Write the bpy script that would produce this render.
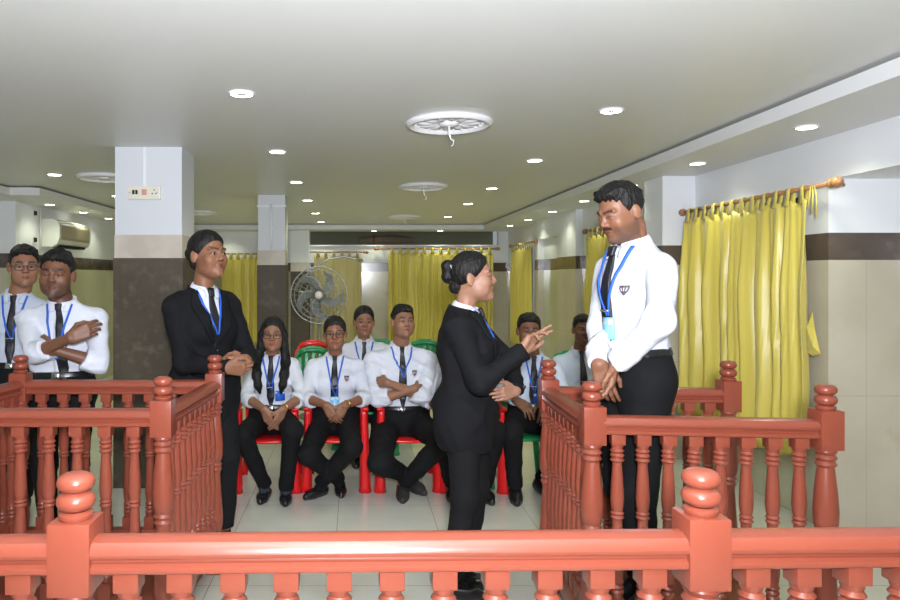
import bpy, bmesh, math, random
import numpy as np
from mathutils import Vector, Matrix
random.seed(4)
for _o in list(bpy.data.objects): bpy.data.objects.remove(_o)
SC = bpy.context.scene; COL = SC.collection
V = lambda *a: np.array(a, dtype=np.float64)
PI = math.pi
# ------------------------------------------------------------------ camera, light, exposure
CAM_H = 1.5; F = 700.0; VX, VY = 355.0, 277.0          # camera looks straight down the hall; lens shift frames it
cam = bpy.data.cameras.new('camera'); camo = bpy.data.objects.new('camera', cam); COL.objects.link(camo)
camo.location = (0, 0, CAM_H); camo.rotation_euler = (PI/2, 0, 0)
cam.sensor_width = 36; cam.lens = F/900*36
cam.shift_x = (450-VX)/900; cam.shift_y = -(300-VY)/900
cam.clip_start = 0.05; cam.clip_end = 60
SC.camera = camo
vs = SC.view_settings; vs.view_transform = 'Standard'; vs.look = 'None'; vs.gamma = 1; vs.exposure = 0.2
vs.use_curve_mapping = False
w = bpy.data.worlds.new('world'); SC.world = w; w.use_nodes = True
w.node_tree.nodes['Background'].inputs[0].default_value = (.8, .9, 1, 1); w.node_tree.nodes['Background'].inputs[1].default_value = .3

def lamp(name, kind, loc, energy, col=(1, 1, 1), to=None, **kw):
    l = bpy.data.lights.new(name, kind); l.energy = energy; l.color = col
    for k, v in kw.items(): setattr(l, k, v)
    o = bpy.data.objects.new(name, l); COL.objects.link(o); o.location = loc
    if to is not None: o.rotation_euler = (Vector(to)-Vector(loc)).to_track_quat('-Z', 'Y').to_euler()
    return o
# the photographer's flash: straight head plus the part that goes to the ceiling
lamp('camera_flash', 'AREA', (.05, -.12, 1.68), 9.5, (.90, .94, 1), to=(.3, 4.5, 1.5), size=.16, shape='DISK')
lamp('camera_flash_bounce', 'SPOT', (.05, -.25, 1.72), 880, (.88, .92, 1), to=(.1, 1.1, 2.43), spot_size=2.7, spot_blend=1, shadow_soft_size=.1)

def P(px, py, Z): return V((px-VX)/F*Z, Z, CAM_H-(py-VY)/F*Z)

# ------------------------------------------------------------------ materials
def mat(name, col, rough=.5, spec=.5, metal=0, coat=0, noise=None, bump=None, attr=False, emit=None, sheen=0, alpha=1, trans=0, sss=0):
    m = bpy.data.materials.new(name); m.use_nodes = True; N = m.node_tree.nodes; L = m.node_tree.links
    b = N['Principled BSDF']; c = tuple(col)+(1,)
    b.inputs['Base Color'].default_value = c; b.inputs['Roughness'].default_value = rough
    b.inputs['Specular IOR Level'].default_value = spec; b.inputs['Metallic'].default_value = metal
    b.inputs['Coat Weight'].default_value = coat; b.inputs['Coat Roughness'].default_value = .08
    b.inputs['Sheen Weight'].default_value = sheen; b.inputs['Alpha'].default_value = alpha
    b.inputs['Transmission Weight'].default_value = trans
    if sss:
        b.inputs['Subsurface Weight'].default_value = sss; b.inputs['Subsurface Radius'].default_value = (.012, .005, .003); b.inputs['Subsurface Scale'].default_value = 1
    tc = N.new('ShaderNodeTexCoord')
    if attr:
        a = N.new('ShaderNodeAttribute'); a.attribute_name = 'Col'; L.new(a.outputs['Color'], b.inputs['Base Color'])
    if noise:
        col2, scale, detail, lo, hi = noise[:5]; stretch = noise[5] if len(noise) > 5 else (1, 1, 1)
        mp = N.new('ShaderNodeMapping'); mp.inputs['Scale'].default_value = stretch; L.new(tc.outputs['Object'], mp.inputs[0])
        n = N.new('ShaderNodeTexNoise'); n.inputs['Scale'].default_value = scale; n.inputs['Detail'].default_value = detail
        L.new(mp.outputs[0], n.inputs[0])
        r = N.new('ShaderNodeMapRange'); r.inputs[1].default_value = lo; r.inputs[2].default_value = hi
        L.new(n.outputs['Fac'], r.inputs[0])
        x = N.new('ShaderNodeMix'); x.data_type = 'RGBA'; x.inputs[6].default_value = c; x.inputs[7].default_value = tuple(col2)+(1,)
        L.new(r.outputs[0], x.inputs[0]); L.new(x.outputs[2], b.inputs['Base Color'])
    if bump:
        scale, strength, dist = bump[:3]; stretch = bump[3] if len(bump) > 3 else (1, 1, 1)
        mp = N.new('ShaderNodeMapping'); mp.inputs['Scale'].default_value = stretch; L.new(tc.outputs['Object'], mp.inputs[0])
        n = N.new('ShaderNodeTexNoise'); n.inputs['Scale'].default_value = scale; n.inputs['Detail'].default_value = 3
        L.new(mp.outputs[0], n.inputs[0])
        u = N.new('ShaderNodeBump'); u.inputs['Strength'].default_value = strength; u.inputs['Distance'].default_value = dist
        L.new(n.outputs['Fac'], u.inputs['Height']); L.new(u.outputs[0], b.inputs['Normal'])
    if emit:
        b.inputs['Emission Color'].default_value = tuple(emit[0])+(1,); b.inputs['Emission Strength'].default_value = emit[1]
    return m

def tile_mat(name, cols, size, grout, axes, rough=.12, gw=.003, spec=.5, mottled=None, off=(0, 0)):
    """tiled stone: axes picks the two world axes the tiles run along"""
    m = bpy.data.materials.new(name); m.use_nodes = True; N = m.node_tree.nodes; L = m.node_tree.links
    b = N['Principled BSDF']; b.inputs['Roughness'].default_value = rough; b.inputs['Specular IOR Level'].default_value = spec
    tc = N.new('ShaderNodeTexCoord'); sp = N.new('ShaderNodeSeparateXYZ'); L.new(tc.outputs['Object'], sp.inputs[0])
    def mth(op, a, bb=None):
        n = N.new('ShaderNodeMath'); n.operation = op
        for i, v in ((0, a), (1, bb)):
            if v is None: continue
            if isinstance(v, (int, float)): n.inputs[i].default_value = v
            else: L.new(v, n.inputs[i])
        return n.outputs[0]
    lines = None
    for ax, s, o in zip(axes, size, off):
        u = mth('FRACT', mth('DIVIDE', mth('ADD', sp.outputs['XYZ'.index(ax)], 50*s+o), s))
        l = mth('LESS_THAN', u, gw/s)
        lines = l if lines is None else mth('MAXIMUM', lines, l)
    n = N.new('ShaderNodeTexNoise'); n.inputs['Scale'].default_value = 1.7; n.inputs['Detail'].default_value = 8; L.new(tc.outputs['Object'], n.inputs[0])
    r = N.new('ShaderNodeMapRange'); r.inputs[1].default_value = .38; r.inputs[2].default_value = .66; L.new(n.outputs['Fac'], r.inputs[0])
    x = N.new('ShaderNodeMix'); x.data_type = 'RGBA'; x.inputs[6].default_value = tuple(cols[0])+(1,); x.inputs[7].default_value = tuple(cols[1])+(1,)
    L.new(r.outputs[0], x.inputs[0]); out = x.outputs[2]
    if mottled:
        n2 = N.new('ShaderNodeTexNoise'); n2.inputs['Scale'].default_value = mottled[1]; n2.inputs['Detail'].default_value = 5; L.new(tc.outputs['Object'], n2.inputs[0])
        r2 = N.new('ShaderNodeMapRange'); r2.inputs[1].default_value = mottled[2]; r2.inputs[2].default_value = mottled[3]; L.new(n2.outputs['Fac'], r2.inputs[0])
        x2 = N.new('ShaderNodeMix'); x2.data_type = 'RGBA'; L.new(out, x2.inputs[6]); x2.inputs[7].default_value = tuple(mottled[0])+(1,)
        L.new(r2.outputs[0], x2.inputs[0]); out = x2.outputs[2]
    g = N.new('ShaderNodeMix'); g.data_type = 'RGBA'; L.new(out, g.inputs[6]); g.inputs[7].default_value = tuple(grout)+(1,)
    L.new(lines, g.inputs[0]); L.new(g.outputs[2], b.inputs['Base Color'])
    return m

M = {}
M['ceil'] = mat('ceiling_paint', (.72, .72, .70), .38, .35, bump=(1.2, .06, .02))
M['white'] = mat('wall_paint_white', (.80, .81, .84), .42, .35, bump=(3, .04, .01))
M['white_col'] = mat('column_paint_bluish_white', (.64, .655, .69), .45, .3)
M['soffit'] = mat('soffit_paint', (.76, .76, .76), .4, .35)
M['brown_tile'] = tile_mat('dark_brown_tile', [(.075, .055, .042), (.125, .095, .072)], (.6, .16), (.05, .04, .03), 'YZ', .18, 0, mottled=((.14, .11, .085), 9, .55, .8))
M['brown_col'] = tile_mat('dark_brown_column_tile', [(.062, .048, .032), (.10, .082, .058)], (.49, .6), (.05, .04, .03), 'XZ', .5, .003, spec=.3, mottled=((.13, .11, .08), 14, .52, .8), off=(.2, .15))
M['cream_tile'] = tile_mat('cream_marble_tile', [(.50, .50, .33), (.60, .59, .41)], (.6, .8), (.40, .37, .24), 'YZ', .14, .003, mottled=((.48, .40, .22), 2.6, .66, .8))
M['cream_tile_x'] = tile_mat('cream_marble_tile_cross', [(.50, .45, .35), (.60, .55, .44)], (.6, .8), (.40, .35, .26), 'XZ', .14, .003, mottled=((.46, .32, .20), 2.6, .66, .8))
M['beige_tile'] = mat('beige_border_tile', (.50, .44, .37), .25, .5, noise=((.58, .52, .45), 5, 3, .4, .6))
M['floor'] = tile_mat('floor_vitrified_tile', [(.66, .66, .58), (.76, .76, .67)], (.6, .6), (.33, .32, .27), 'XY', .09, .004, off=(.11, .2))
M['wood'] = mat('red_brown_gloss_paint', (.25, .057, .032), .30, .5, coat=.14, bump=(26, .10, .004))
M['wood_deck'] = mat('red_brown_deck_paint', (.26, .07, .035), .35, .5)
M['suit'] = mat('black_suit_wool', (.0085, .0085, .010), .85, .15, bump=(60, .15, .002))
M['trouser'] = mat('black_trouser_cloth', (.007, .007, .008), .85, .2, bump=(50, .15, .002))
M['shirt'] = mat('white_shirt_cotton', (.62, .64, .71), .8, .25, bump=(14, .6, .014))
M['shirt_b'] = mat('pale_blue_white_shirt_cotton', (.50, .55, .65), .8, .25, bump=(14, .35, .006))
M['tie'] = mat('black_tie_satin', (.008, .008, .012), .45, .5)
M['lan'] = mat('blue_lanyard', (.02, .11, .55), .5, .4)
M['card'] = mat('id_card_blue_white', (.25, .55, .80), .3, .5)
M['card_w'] = mat('id_card_white', (.8, .85, .9), .3, .5)
M['crest'] = mat('crest_dark', (.10, .09, .10), .6, .3)
M['crest_l'] = mat('crest_light', (.55, .45, .45), .6, .3)
M['hair'] = mat('black_hair', (.007, .006, .0055), .55, .32, bump=(90, .9, .012, (1, 1, .16)))
M['skin'] = mat('skin', (.3, .15, .1), .48, .4, attr=True, sss=.08)
M['eye'] = mat('eye', (.8, .8, .8), .15, .5, attr=True)
M['shoe'] = mat('black_shoe_leather', (.010, .010, .011), .28, .5)
M['shoe_m'] = mat('dark_worn_shoe', (.030, .027, .025), .55, .4)
M['sock'] = mat('charcoal_sock', (.035, .04, .055), .9, .2)
M['sole'] = mat('shoe_sole', (.05, .045, .04), .7, .3)
M['metal'] = mat('polished_metal', (.75, .75, .75), .2, .5, metal=1)
M['gold'] = mat('gold_metal', (.8, .55, .2), .25, .5, metal=1)
M['frame'] = mat('black_glasses_frame', (.01, .01, .01), .25, .5)
M['lens'] = mat('clear_lens', (1, 1, 1), .02, .5, alpha=.12)
M['red'] = mat('red_plastic', (.72, .012, .014), .28, .5)
M['green'] = mat('green_plastic', (.010, .23, .075), .28, .5)
M['curt'] = mat('yellow_satin_curtain', (.70, .58, .115), .36, .5, sheen=.2, bump=(9, .12, .01, (1, 1, .1)), noise=((.66, .54, .10), 3, 2, .4, .6, (1, 1, .2)))
M['curt2'] = mat('pale_curtain', (.50, .42, .20), .6, .4, bump=(9, .12, .01, (1, 1, .1)))
M['rod'] = mat('varnished_wood_rod', (.42, .20, .09), .3, .5)
M['plastic'] = mat('cream_plastic', (.74, .70, .60), .35, .5)
M['acw'] = mat('air_conditioner_shell', (.78, .79, .70), .35, .5)
M['acb'] = mat('air_conditioner_front', (.42, .36, .24), .3, .5)
M['dark'] = mat('dark_void', (.012, .012, .012), .6, .3)
M['socket_red'] = mat('socket_pink', (.6, .3, .22), .4, .4)
M['medal'] = mat('ceiling_rose_plaster', (.82, .81, .83), .6, .3)
M['lampw'] = mat('lit_diffuser', (1, 1, 1), .4, .3, emit=((1, 1, .93), 14))
M['trimw'] = mat('white_lamp_trim', (.85, .85, .83), .4, .4)
M['grille'] = mat('grey_fan_wire', (.30, .31, .30), .35, .5, metal=.7)
M['blade'] = mat('grey_fan_blade', (.20, .21, .20), .35, .5)
M['hub'] = mat('fan_hub_badge', (.70, .62, .60), .35, .5)
M['window_dark'] = mat('dark_window_glass', (.02, .025, .02), .1, .5)
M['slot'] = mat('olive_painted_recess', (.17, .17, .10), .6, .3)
M['paper'] = mat('brown_cardboard', (.17, .13, .09), .7, .2)
M['door'] = mat('grey_door_laminate', (.50, .50, .47), .4, .4)

# ------------------------------------------------------------------ mesh helpers
ORG = {}
def tag(o, label=None, cat=None, group=None, kind=None):
    if label: o['label'] = label
    if cat: o['category'] = cat
    if group: o['group'] = group
    if kind: o['kind'] = kind
    return o
def empty(name, loc, label, cat, group=None, rz=0):
    o = bpy.data.objects.new(name, None); COL.objects.link(o); o.location = tuple(float(x) for x in loc); o.rotation_euler = (0, 0, rz)
    o.empty_display_size = .1; ORG[o.name] = V(*loc); tag(o, label, cat, group); return o
def mk(name, verts, faces, m, parent=None, smooth=True, world=True, col=None, label=None):
    """link ONE mesh object; verts are world metres unless world=False"""
    verts = np.asarray(verts, dtype=np.float64).reshape(-1, 3)
    org = ORG.get(parent.name, V(0, 0, 0)) if (parent is not None and world) else V(0, 0, 0)
    me = bpy.data.meshes.new(name)
    if isinstance(faces, np.ndarray):
        n, k = faces.shape
        me.vertices.add(len(verts)); me.vertices.foreach_set('co', (verts-org).astype(np.float32).ravel())
        me.loops.add(n*k); me.loops.foreach_set('vertex_index', faces.astype(np.int32).ravel())
        me.polygons.add(n); me.polygons.foreach_set('loop_start', np.arange(0, n*k, k, dtype=np.int32))
        me.update(calc_edges=True)
    else:
        me.from_pydata([tuple(v) for v in (verts-org)], [], faces)
    if smooth: me.polygons.foreach_set('use_smooth', [True]*len(me.polygons))
    if col is not None:
        a = me.color_attributes.new('Col', 'FLOAT_COLOR', 'POINT')
        c = np.ones((len(verts), 4), np.float32); c[:, :3] = col; a.data.foreach_set('color', c.ravel())
    me.materials.append(m); me.validate(); me.update()
    o = bpy.data.objects.new(name, me); COL.objects.link(o)
    if parent is not None:
        o.parent = parent; ORG[o.name] = org
    if label: o['label'] = label
    return o
class G:
    """collects shapes for one mesh"""
    def __init__(s): s.v = []; s.f = []
    def add(s, v, f):
        n = len(s.v); s.v += [tuple(map(float, q)) for q in v]; s.f += [tuple(i+n for i in q) for q in f]; return s
    def box(s, a, b, bev=0):
        x0, y0, z0 = a; x1, y1, z1 = b
        if bev <= 0:
            return s.add([(x0,y0,z0),(x1,y0,z0),(x1,y1,z0),(x0,y1,z0),(x0,y0,z1),(x1,y0,z1),(x1,y1,z1),(x0,y1,z1)],
                         [(3,2,1,0),(4,5,6,7),(0,1,5,4),(1,2,6,5),(2,3,7,6),(3,0,4,7)])
        bm = bmesh.new(); bmesh.ops.create_cube(bm, size=1)
        for v in bm.verts: v.co = ((x0+x1)/2+v.co.x*(x1-x0), (y0+y1)/2+v.co.y*(y1-y0), (z0+z1)/2+v.co.z*(z1-z0))
        bmesh.ops.bevel(bm, geom=bm.edges[:], offset=bev, segments=2, affect='EDGES', profile=.6)
        bm.verts.index_update(); s.add([v.co[:] for v in bm.verts], [[v.index for v in f.verts] for f in bm.faces]); bm.free(); return s
    def lathe(s, prof, c=(0, 0, 0), n=20, axis='z'):
        v = []; f = []
        for r, h in prof:
            for i in range(n):
                a = 2*PI*i/n; p = (r*math.cos(a), r*math.sin(a), h)
                if axis == 'y': p = (p[0], h, p[1])
                if axis == 'x': p = (h, p[0], p[1])
                v.append((p[0]+c[0], p[1]+c[1], p[2]+c[2]))
        m = len(prof)
        for j in range(m-1):
            for i in range(n):
                q = (j*n+i, j*n+(i+1) % n, (j+1)*n+(i+1) % n, (j+1)*n+i); f.append(q if axis != 'y' else q[::-1])
        f.append(tuple(range(n))[::-1]); f.append(tuple((m-1)*n+i for i in range(n)))
        return s.add(v, f)
    def tube(s, pts, r, n=8, closed=False):
        pts = [np.array(p, float) for p in pts]; m = len(pts); v = []; f = []
        rr = r if hasattr(r, '__len__') else [r]*m
        pu = None
        for i, p in enumerate(pts):
            a = pts[(i-1) % m] if (closed or i > 0) else p; b = pts[(i+1) % m] if (closed or i < m-1) else p
            t = (b-a)/(np.linalg.norm(b-a)+1e-9)
            if pu is None: pu = np.cross(t, V(0, 0, 1)); pu = pu if np.linalg.norm(pu) > .1 else np.cross(t, V(1, 0, 0))
            u = pu-t*np.dot(pu, t); u /= np.linalg.norm(u)+1e-9; pu = u; w_ = np.cross(t, u)
            for k in range(n):
                an = 2*PI*k/n; v.append(p+rr[i]*(math.cos(an)*u+math.sin(an)*w_))
        for i in range(m if closed else m-1):
            for k in range(n):
                j = (i+1) % m; f.append((i*n+k, i*n+(k+1) % n, j*n+(k+1) % n, j*n+k))
        if not closed: f.append(tuple(range(n))[::-1]); f.append(tuple((m-1)*n+k for k in range(n)))
        return s.add(v, f)
    def prism(s, poly, a, b):
        """poly: list of (d,h) across the direction a->b (horizontal), d = sideways offset, h = height"""
        a = V(*a); b = V(*b); t = (b-a)/np.linalg.norm(b-a); side = np.cross(t, V(0, 0, 1)); n = len(poly)
        v = [a+side*d+V(0, 0, h) for d, h in poly]+[b+side*d+V(0, 0, h) for d, h in poly]
        f = [(i, (i+1) % n, n+(i+1) % n, n+i) for i in range(n)]+[tuple(range(n))[::-1], tuple(n+i for i in range(n))]
        return s.add(v, f)
    def grid(s, fn, nu, nv):
        v = [fn(i/nu, j/nv) for j in range(nv+1) for i in range(nu+1)]
        f = [(j*(nu+1)+i, j*(nu+1)+i+1, (j+1)*(nu+1)+i+1, (j+1)*(nu+1)+i) for j in range(nv) for i in range(nu)]
        return s.add(v, f)
    def build(s, name, m, parent=None, smooth=False, world=True, label=None, auto=None):
        o = mk(name, s.v, s.f, m, parent, smooth, world, None, label)
        bm = bmesh.new(); bm.from_mesh(o.data); bmesh.ops.recalc_face_normals(bm, faces=bm.faces[:])
        if auto is not None:
            for fc in bm.faces: fc.smooth = True
            for e in bm.edges:
                if len(e.link_faces) == 2 and e.calc_face_angle(0) > auto: e.smooth = False
        bm.to_mesh(o.data); bm.free(); return o
def struct(name, g, m, parent=None, **k):
    o = g.build(name, m, parent, **k)
    if parent is None: o['kind'] = 'structure'
    return o
# ------------------------------------------------------------------ the hall
CH = CAM_H+.925; SH = CAM_H+.83        # ceiling and soffit heights
XR, XL, YB, YF = 2.80, -3.72, 12.8, -3.0
struct('floor', G().box((-4.6, YF-.1, -.1), (3.7, YB+.1, 0)), M['floor'])
struct('ceiling', G().box((-4.6, YF-.1, CH), (3.7, YB+.1, CH+.1)), M['ceil'])
# dropped soffits round the ceiling: face kept a little off the slab so that a dark cove line shows
g = G(); g.box((2.24, YF, SH), (3.6, 12.2, SH+.075)); struct('trim_1', g, M['soffit'])
g = G(); g.box((-3.72, 12.2, SH), (3.6, YB, SH+.075)); struct('trim_2', g, M['soffit'])
g = G(); g.box((-4.5, 7.1, SH), (-3.2, 12.2, SH+.075)); g.box((-4.5, YF, SH), (-3.5, 7.1, SH+.075)); struct('trim_3', g, M['soffit'])
g = G(); g.box((2.36, YF, SH+.075), (3.6, YB, CH)); g.box((-4.5, YF, SH+.075), (-3.62, YB, CH)); g.box((-3.62, 12.32, SH+.075), (2.36, YB, CH)); g.box((-3.62, 7.22, SH+.075), (-3.32, 12.32, CH)); struct('trim_4', g, M['soffit'])

def banded(name, segs, inner, thick, z1, axis, base=0, brown=None):
    """wall slab with white paint above, dark tile band 1.60-1.76, cream tile below; axis 'x' = slab facing x"""
    a, b = segs; lo, hi = sorted((inner, inner+thick))
    def bx(g, z0, zz, grow=0):
        if axis == 'x': g.box((lo-grow, a, z0), (hi+grow, b, zz))
        else: g.box((a, lo-grow, z0), (b, hi+grow, zz))
        return g
    o = struct(name, bx(G(), 1.76, z1), M['white'])
    t = M['cream_tile'] if axis == 'x' else M['cream_tile_x']
    c1 = bx(G(), 1.60, 1.76).build('tile_band', M['brown_tile'], o, world=False)
    c2 = bx(G(), base, 1.60).build('tile_dado', t, o, world=False)
    return o
# right side: wall with windows behind the curtains and shallow piers
banded('wall_right', (4.35, YB), XR, .12, SH, 'x')
banded('wall_right_pier', (2.78, 3.7), 4.11, .2399, 2.077, 'y')           # cheek wall that closes the alcove
struct('wall_right_beam', G().box((XR, YF, 2.077), (XR+.8, 4.35, SH)), M['white'])
banded('wall_right_alcove', (YF, 4.11), 3.6, .1, 2.077, 'x')
# grey-white plaster piers standing proud of the right wall
for i, (y0, y1) in enumerate(((5.76, 6.12), (8.60, 9.38), (10.38, 10.52))):
    x0 = 2.53 if i == 0 else 2.71
    o = struct('wall_right_pilaster', G().box((x0, y0, 1.76), (XR, y1, SH)), M['white'])
    G().box((x0, y0, 1.60), (XR, y1, 1.76)).build('tile_band', M['brown_tile'], o, world=False)
    G().box((x0, y0, 0), (XR, y1, 1.60)).build('tile_dado', M['cream_tile_x'], o, world=False)
struct('wall_right_lintel', G().box((2.71, 9.38, 2.05), (XR, 10.38, SH)), M['white'])
# windows behind the curtains
for i, (y0, y1) in enumerate(((4.46, 5.62), (6.35, 8.1), (10.95, 12.1))):
    o = struct('window_%d' % (i+1), G().box((XR-.012, y0, .8), (XR-.002, y1, 1.97)), M['window_dark'])
    g = G()
    for a, b in ((y0-.04, y0), (y1, y1+.04), ((y0+y1)/2-.02, (y0+y1)/2+.02)): g.box((XR-.03, a, .76), (XR-.001, b, 2.0))
    g.box((XR-.03, y0, .76), (XR-.001, y1, .8)); g.box((XR-.03, y0, 1.97), (XR-.001, y1, 2.0)); g.build('window_frame', M['dark'] if i == 0 else M['white'], o, world=False)
# back wall
g = G()
g.box((XL, YB, 1.76), (XR, YB+.12, 2.08)); g.box((XL, YB, 2.08), (-.87, YB+.12, CH)); g.box((2.62, YB, 2.08), (XR, YB+.12, CH)); g.box((-.87, YB, 2.36), (2.62, YB+.12, CH))
o = struct('wall_back', g, M['white'])
G().box((XL, YB, 1.60), (XR, YB+.12, 1.76)).build('tile_band', M['brown_tile'], o, world=False)
G().box((XL, YB, 0), (XR, YB+.12, 1.60)).build('tile_dado', M['cream_tile_x'], o, world=False)
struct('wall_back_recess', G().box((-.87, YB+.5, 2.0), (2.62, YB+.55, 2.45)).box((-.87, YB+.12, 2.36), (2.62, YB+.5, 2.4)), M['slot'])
struct('trim_5', G().box((-.9, YB-.06, 2.06), (2.65, YB-.001, 2.085)), M['white'])
# bundle lying in the slot above the curtains
b = empty('rolled_bundle', (.55, YB+.22, 2.08), 'brown rolled bundle lying in the long opening above the back wall curtains', 'bundle')
def bun(u, v):
    x = .05+u*1.05; e = math.sin(PI*max(.02, min(.98, u)))**.35; a = v*2*PI
    return (x, YB+.22+.13*e*math.cos(a), 2.08+.10+.10*e*math.sin(a))
G().grid(bun, 24, 14).build('bundle_cloth', M['paper'], b, smooth=True)
G().tube([(.35, YB+.22+.125*math.cos(t), 2.18+.108*math.sin(t)) for t in np.linspace(0, 2*PI, 14)[:-1]], .008, 6, True).build('strap', M['dark'], b)
# pale pier left of the pale curtain, with a dark tiled foot
o = struct('wall_back_pier', G().box((-1.15, 12.5, 1.76), (-.82, YB, SH)), M['white'])
G().box((-1.15, 12.5, 1.60), (-.82, YB, 1.76)).build('tile_band', M['beige_tile'], o, world=False)
G().box((-1.15, 12.5, 0), (-.82, YB, 1.60)).build('tile_dado', M['brown_col'], o, world=False)
# left side
banded('wall_left', (7.67, YB), XL, -.12, SH, 'x')
banded('wall_left_return', (-4.5, XL-.12), 7.67, .3, SH, 'y')
banded('wall_left_alcove', (YF, 7.67), -4.5, -.1, CH, 'x')
banded('wall_front', (-4.5, 3.7), YF, -.1, CH, 'y')
# free-standing columns
def column(name, x0, x1, y0, y1, cap):
    o = struct(name, G().box((x0, y0, 1.80), (x1, y1, CH)), M['white_col'])
    G().box((x0-.004, y0-.004, 1.635), (x1+.004, y1+.004, 1.80)).build('tile_border', M['beige_tile'], o, world=False)
    G().box((x0-.01, y0-.01, 0), (x1+.01, y1+.01, 1.635)).build('tile_cladding', M['brown_col'], o, world=False)
    if cap: G().box((x0-.014, y0-.014, CH-.135), (x1+.014, y1+.014, CH-.115), .003).build('capital', M['white'], o, world=False)
    return o
column('wall_column_near', -1.707, -1.232, 4.98, 5.36, False)
column('wall_column_far', -1.095, -.79, 7.9, 8.2, True)
g = G().tube([(-.945, 7.885, 1.82), (-.945, 7.885, CH-.1)], .014, 8); c = g.build('conduit_pipe', M['white'], None, smooth=True); tag(c, 'white conduit pipe running down the far column', 'pipe')
# socket board and its conduit on the near column
s = empty('socket_board', (-1.49, 4.975, 2.05), 'cream switch and socket board on the near white column', 'socket')
G().box((-1.61, 4.955, 2.048), (-1.378, 4.979, 2.145), .006).build('back_box', M['plastic'], s)
G().box((-1.60, 4.950, 2.055), (-1.388, 4.956, 2.138), .002).build('face_plate', M['plastic'], s)
for x in (-1.567, -1.545): G().box((x-.008, 4.945, 2.085), (x+.008, 4.951, 2.115), .001).build('switch', M['dark'], s)
G().box((-1.508, 4.946, 2.08), (-1.472, 4.951, 2.12), .002).build('indicator', M['socket_red'], s)
for x, z in ((-1.42, 2.115), (-1.433, 2.09), (-1.407, 2.09)): G().lathe([(.005, 0), (.005, .004)], (x, 4.946, z), 8, 'y').build('pin_hole', M['dark'], s)
for x in (-1.593, -1.395): G().lathe([(.004, 0), (.004, .004)], (x, 4.947, 2.097), 8, 'y').build('screw', M['metal'], s)
tag(G().box((-1.503, 4.965, 2.146), (-1.485, 4.979, CH-.001), .003).build('cable_duct', M['white']), 'slim white cable duct rising from the socket board to the ceiling', 'duct')

# ------------------------------------------------------------------ downlights (each a thing; a spot sits in each)
def downlight(x, y, z, label, group, watts, col, seen=True, r=.056):
    if seen:
        d = empty('downlight', (x, y, z), label, 'ceiling light', group)
        G().lathe([(r, 0), (r+.012, -.001), (r+.012, -.006), (r+.004, -.010), (r, -.008)], (x, y, z), 24).build('trim_ring', M['trimw'], d, smooth=True)
        G().lathe([(.001, -.0075), (r-.001, -.0085), (r, -.004)], (x, y, z), 24).build('diffuser', M['lampw'], d)
    if watts: lamp('downlight_lamp', 'SPOT', (x, y, z-.02), watts, col, to=(x, y, 0), spot_size=2.3, spot_blend=.7, shadow_soft_size=.06)
WARM = (.95, 1, .66); GRN = (.94, 1, .72)
ys = [3.52, 5.14, 6.8, 8.4, 10.1, 11.7]
wl = [4, 14, 22, 26, 28, 24]
nth = ['nearest', 'second nearest', 'third nearest', 'fourth nearest', 'fifth nearest', 'farthest']
for i, y in enumerate(ys): downlight(-.57, y, CH, '%s round downlight of the ceiling row running left of the ceiling roses' % nth[i], 'downlights in the main ceiling', wl[i], WARM)
for i, y in enumerate([3.88, 5.53, 7.27, 8.8, 10.7]): downlight(1.42, y, CH, '%s round downlight of the ceiling row running right of the ceiling roses' % (nth[i] if i < 4 else 'farthest'), 'downlights in the main ceiling', [0, 14, 22, 26, 26][i], WARM)
for i, y in enumerate([6.29, 7.95]): downlight(-2.70, y, CH, '%s downlight in the ceiling left of the near column' % ['nearer round', 'farther round'][i], 'downlights in the main ceiling', 20, WARM)
for y in (4.6, 9.6, 11.3): downlight(-2.7, y, CH, '', '', 14, WARM, seen=False)
for i, y in enumerate([3.86, 5.09, 6.3, 7.6, 8.83, 10.07, 11.25]): downlight(2.49, y, SH, '%s downlight in the right hand soffit' % (['nearest', 'second nearest', 'third nearest', 'fourth nearest', 'fifth nearest', 'second farthest', 'farthest'][i]), 'downlights in the right soffit', [13, 11, 10, 9, 9, 9, 9][i], GRN, r=.05)
for i, y in enumerate([7.96, 8.94, 9.85]): downlight(-3.47, y, SH, '%s downlight in the left soffit above the air conditioner' % ['nearest', 'middle', 'farthest'][i], 'downlights in the left soffit', 9, GRN, r=.05)
for i, x in enumerate([.34, 1.52]): downlight(x, 12.5, SH, '%s downlight in the soffit over the back wall' % ['left', 'right'][i], 'downlights in the back soffit', 9, GRN, r=.05)
for x in (-2.3, -.6, 2.2): downlight(x, 12.5, SH, '', '', 7, GRN, seen=False)
for x in (-.6, 1.4):
    for y in (-1.8, 0, 1.8): downlight(x, y, CH, '', '', 5, (1, 1, .95), seen=False)

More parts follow.
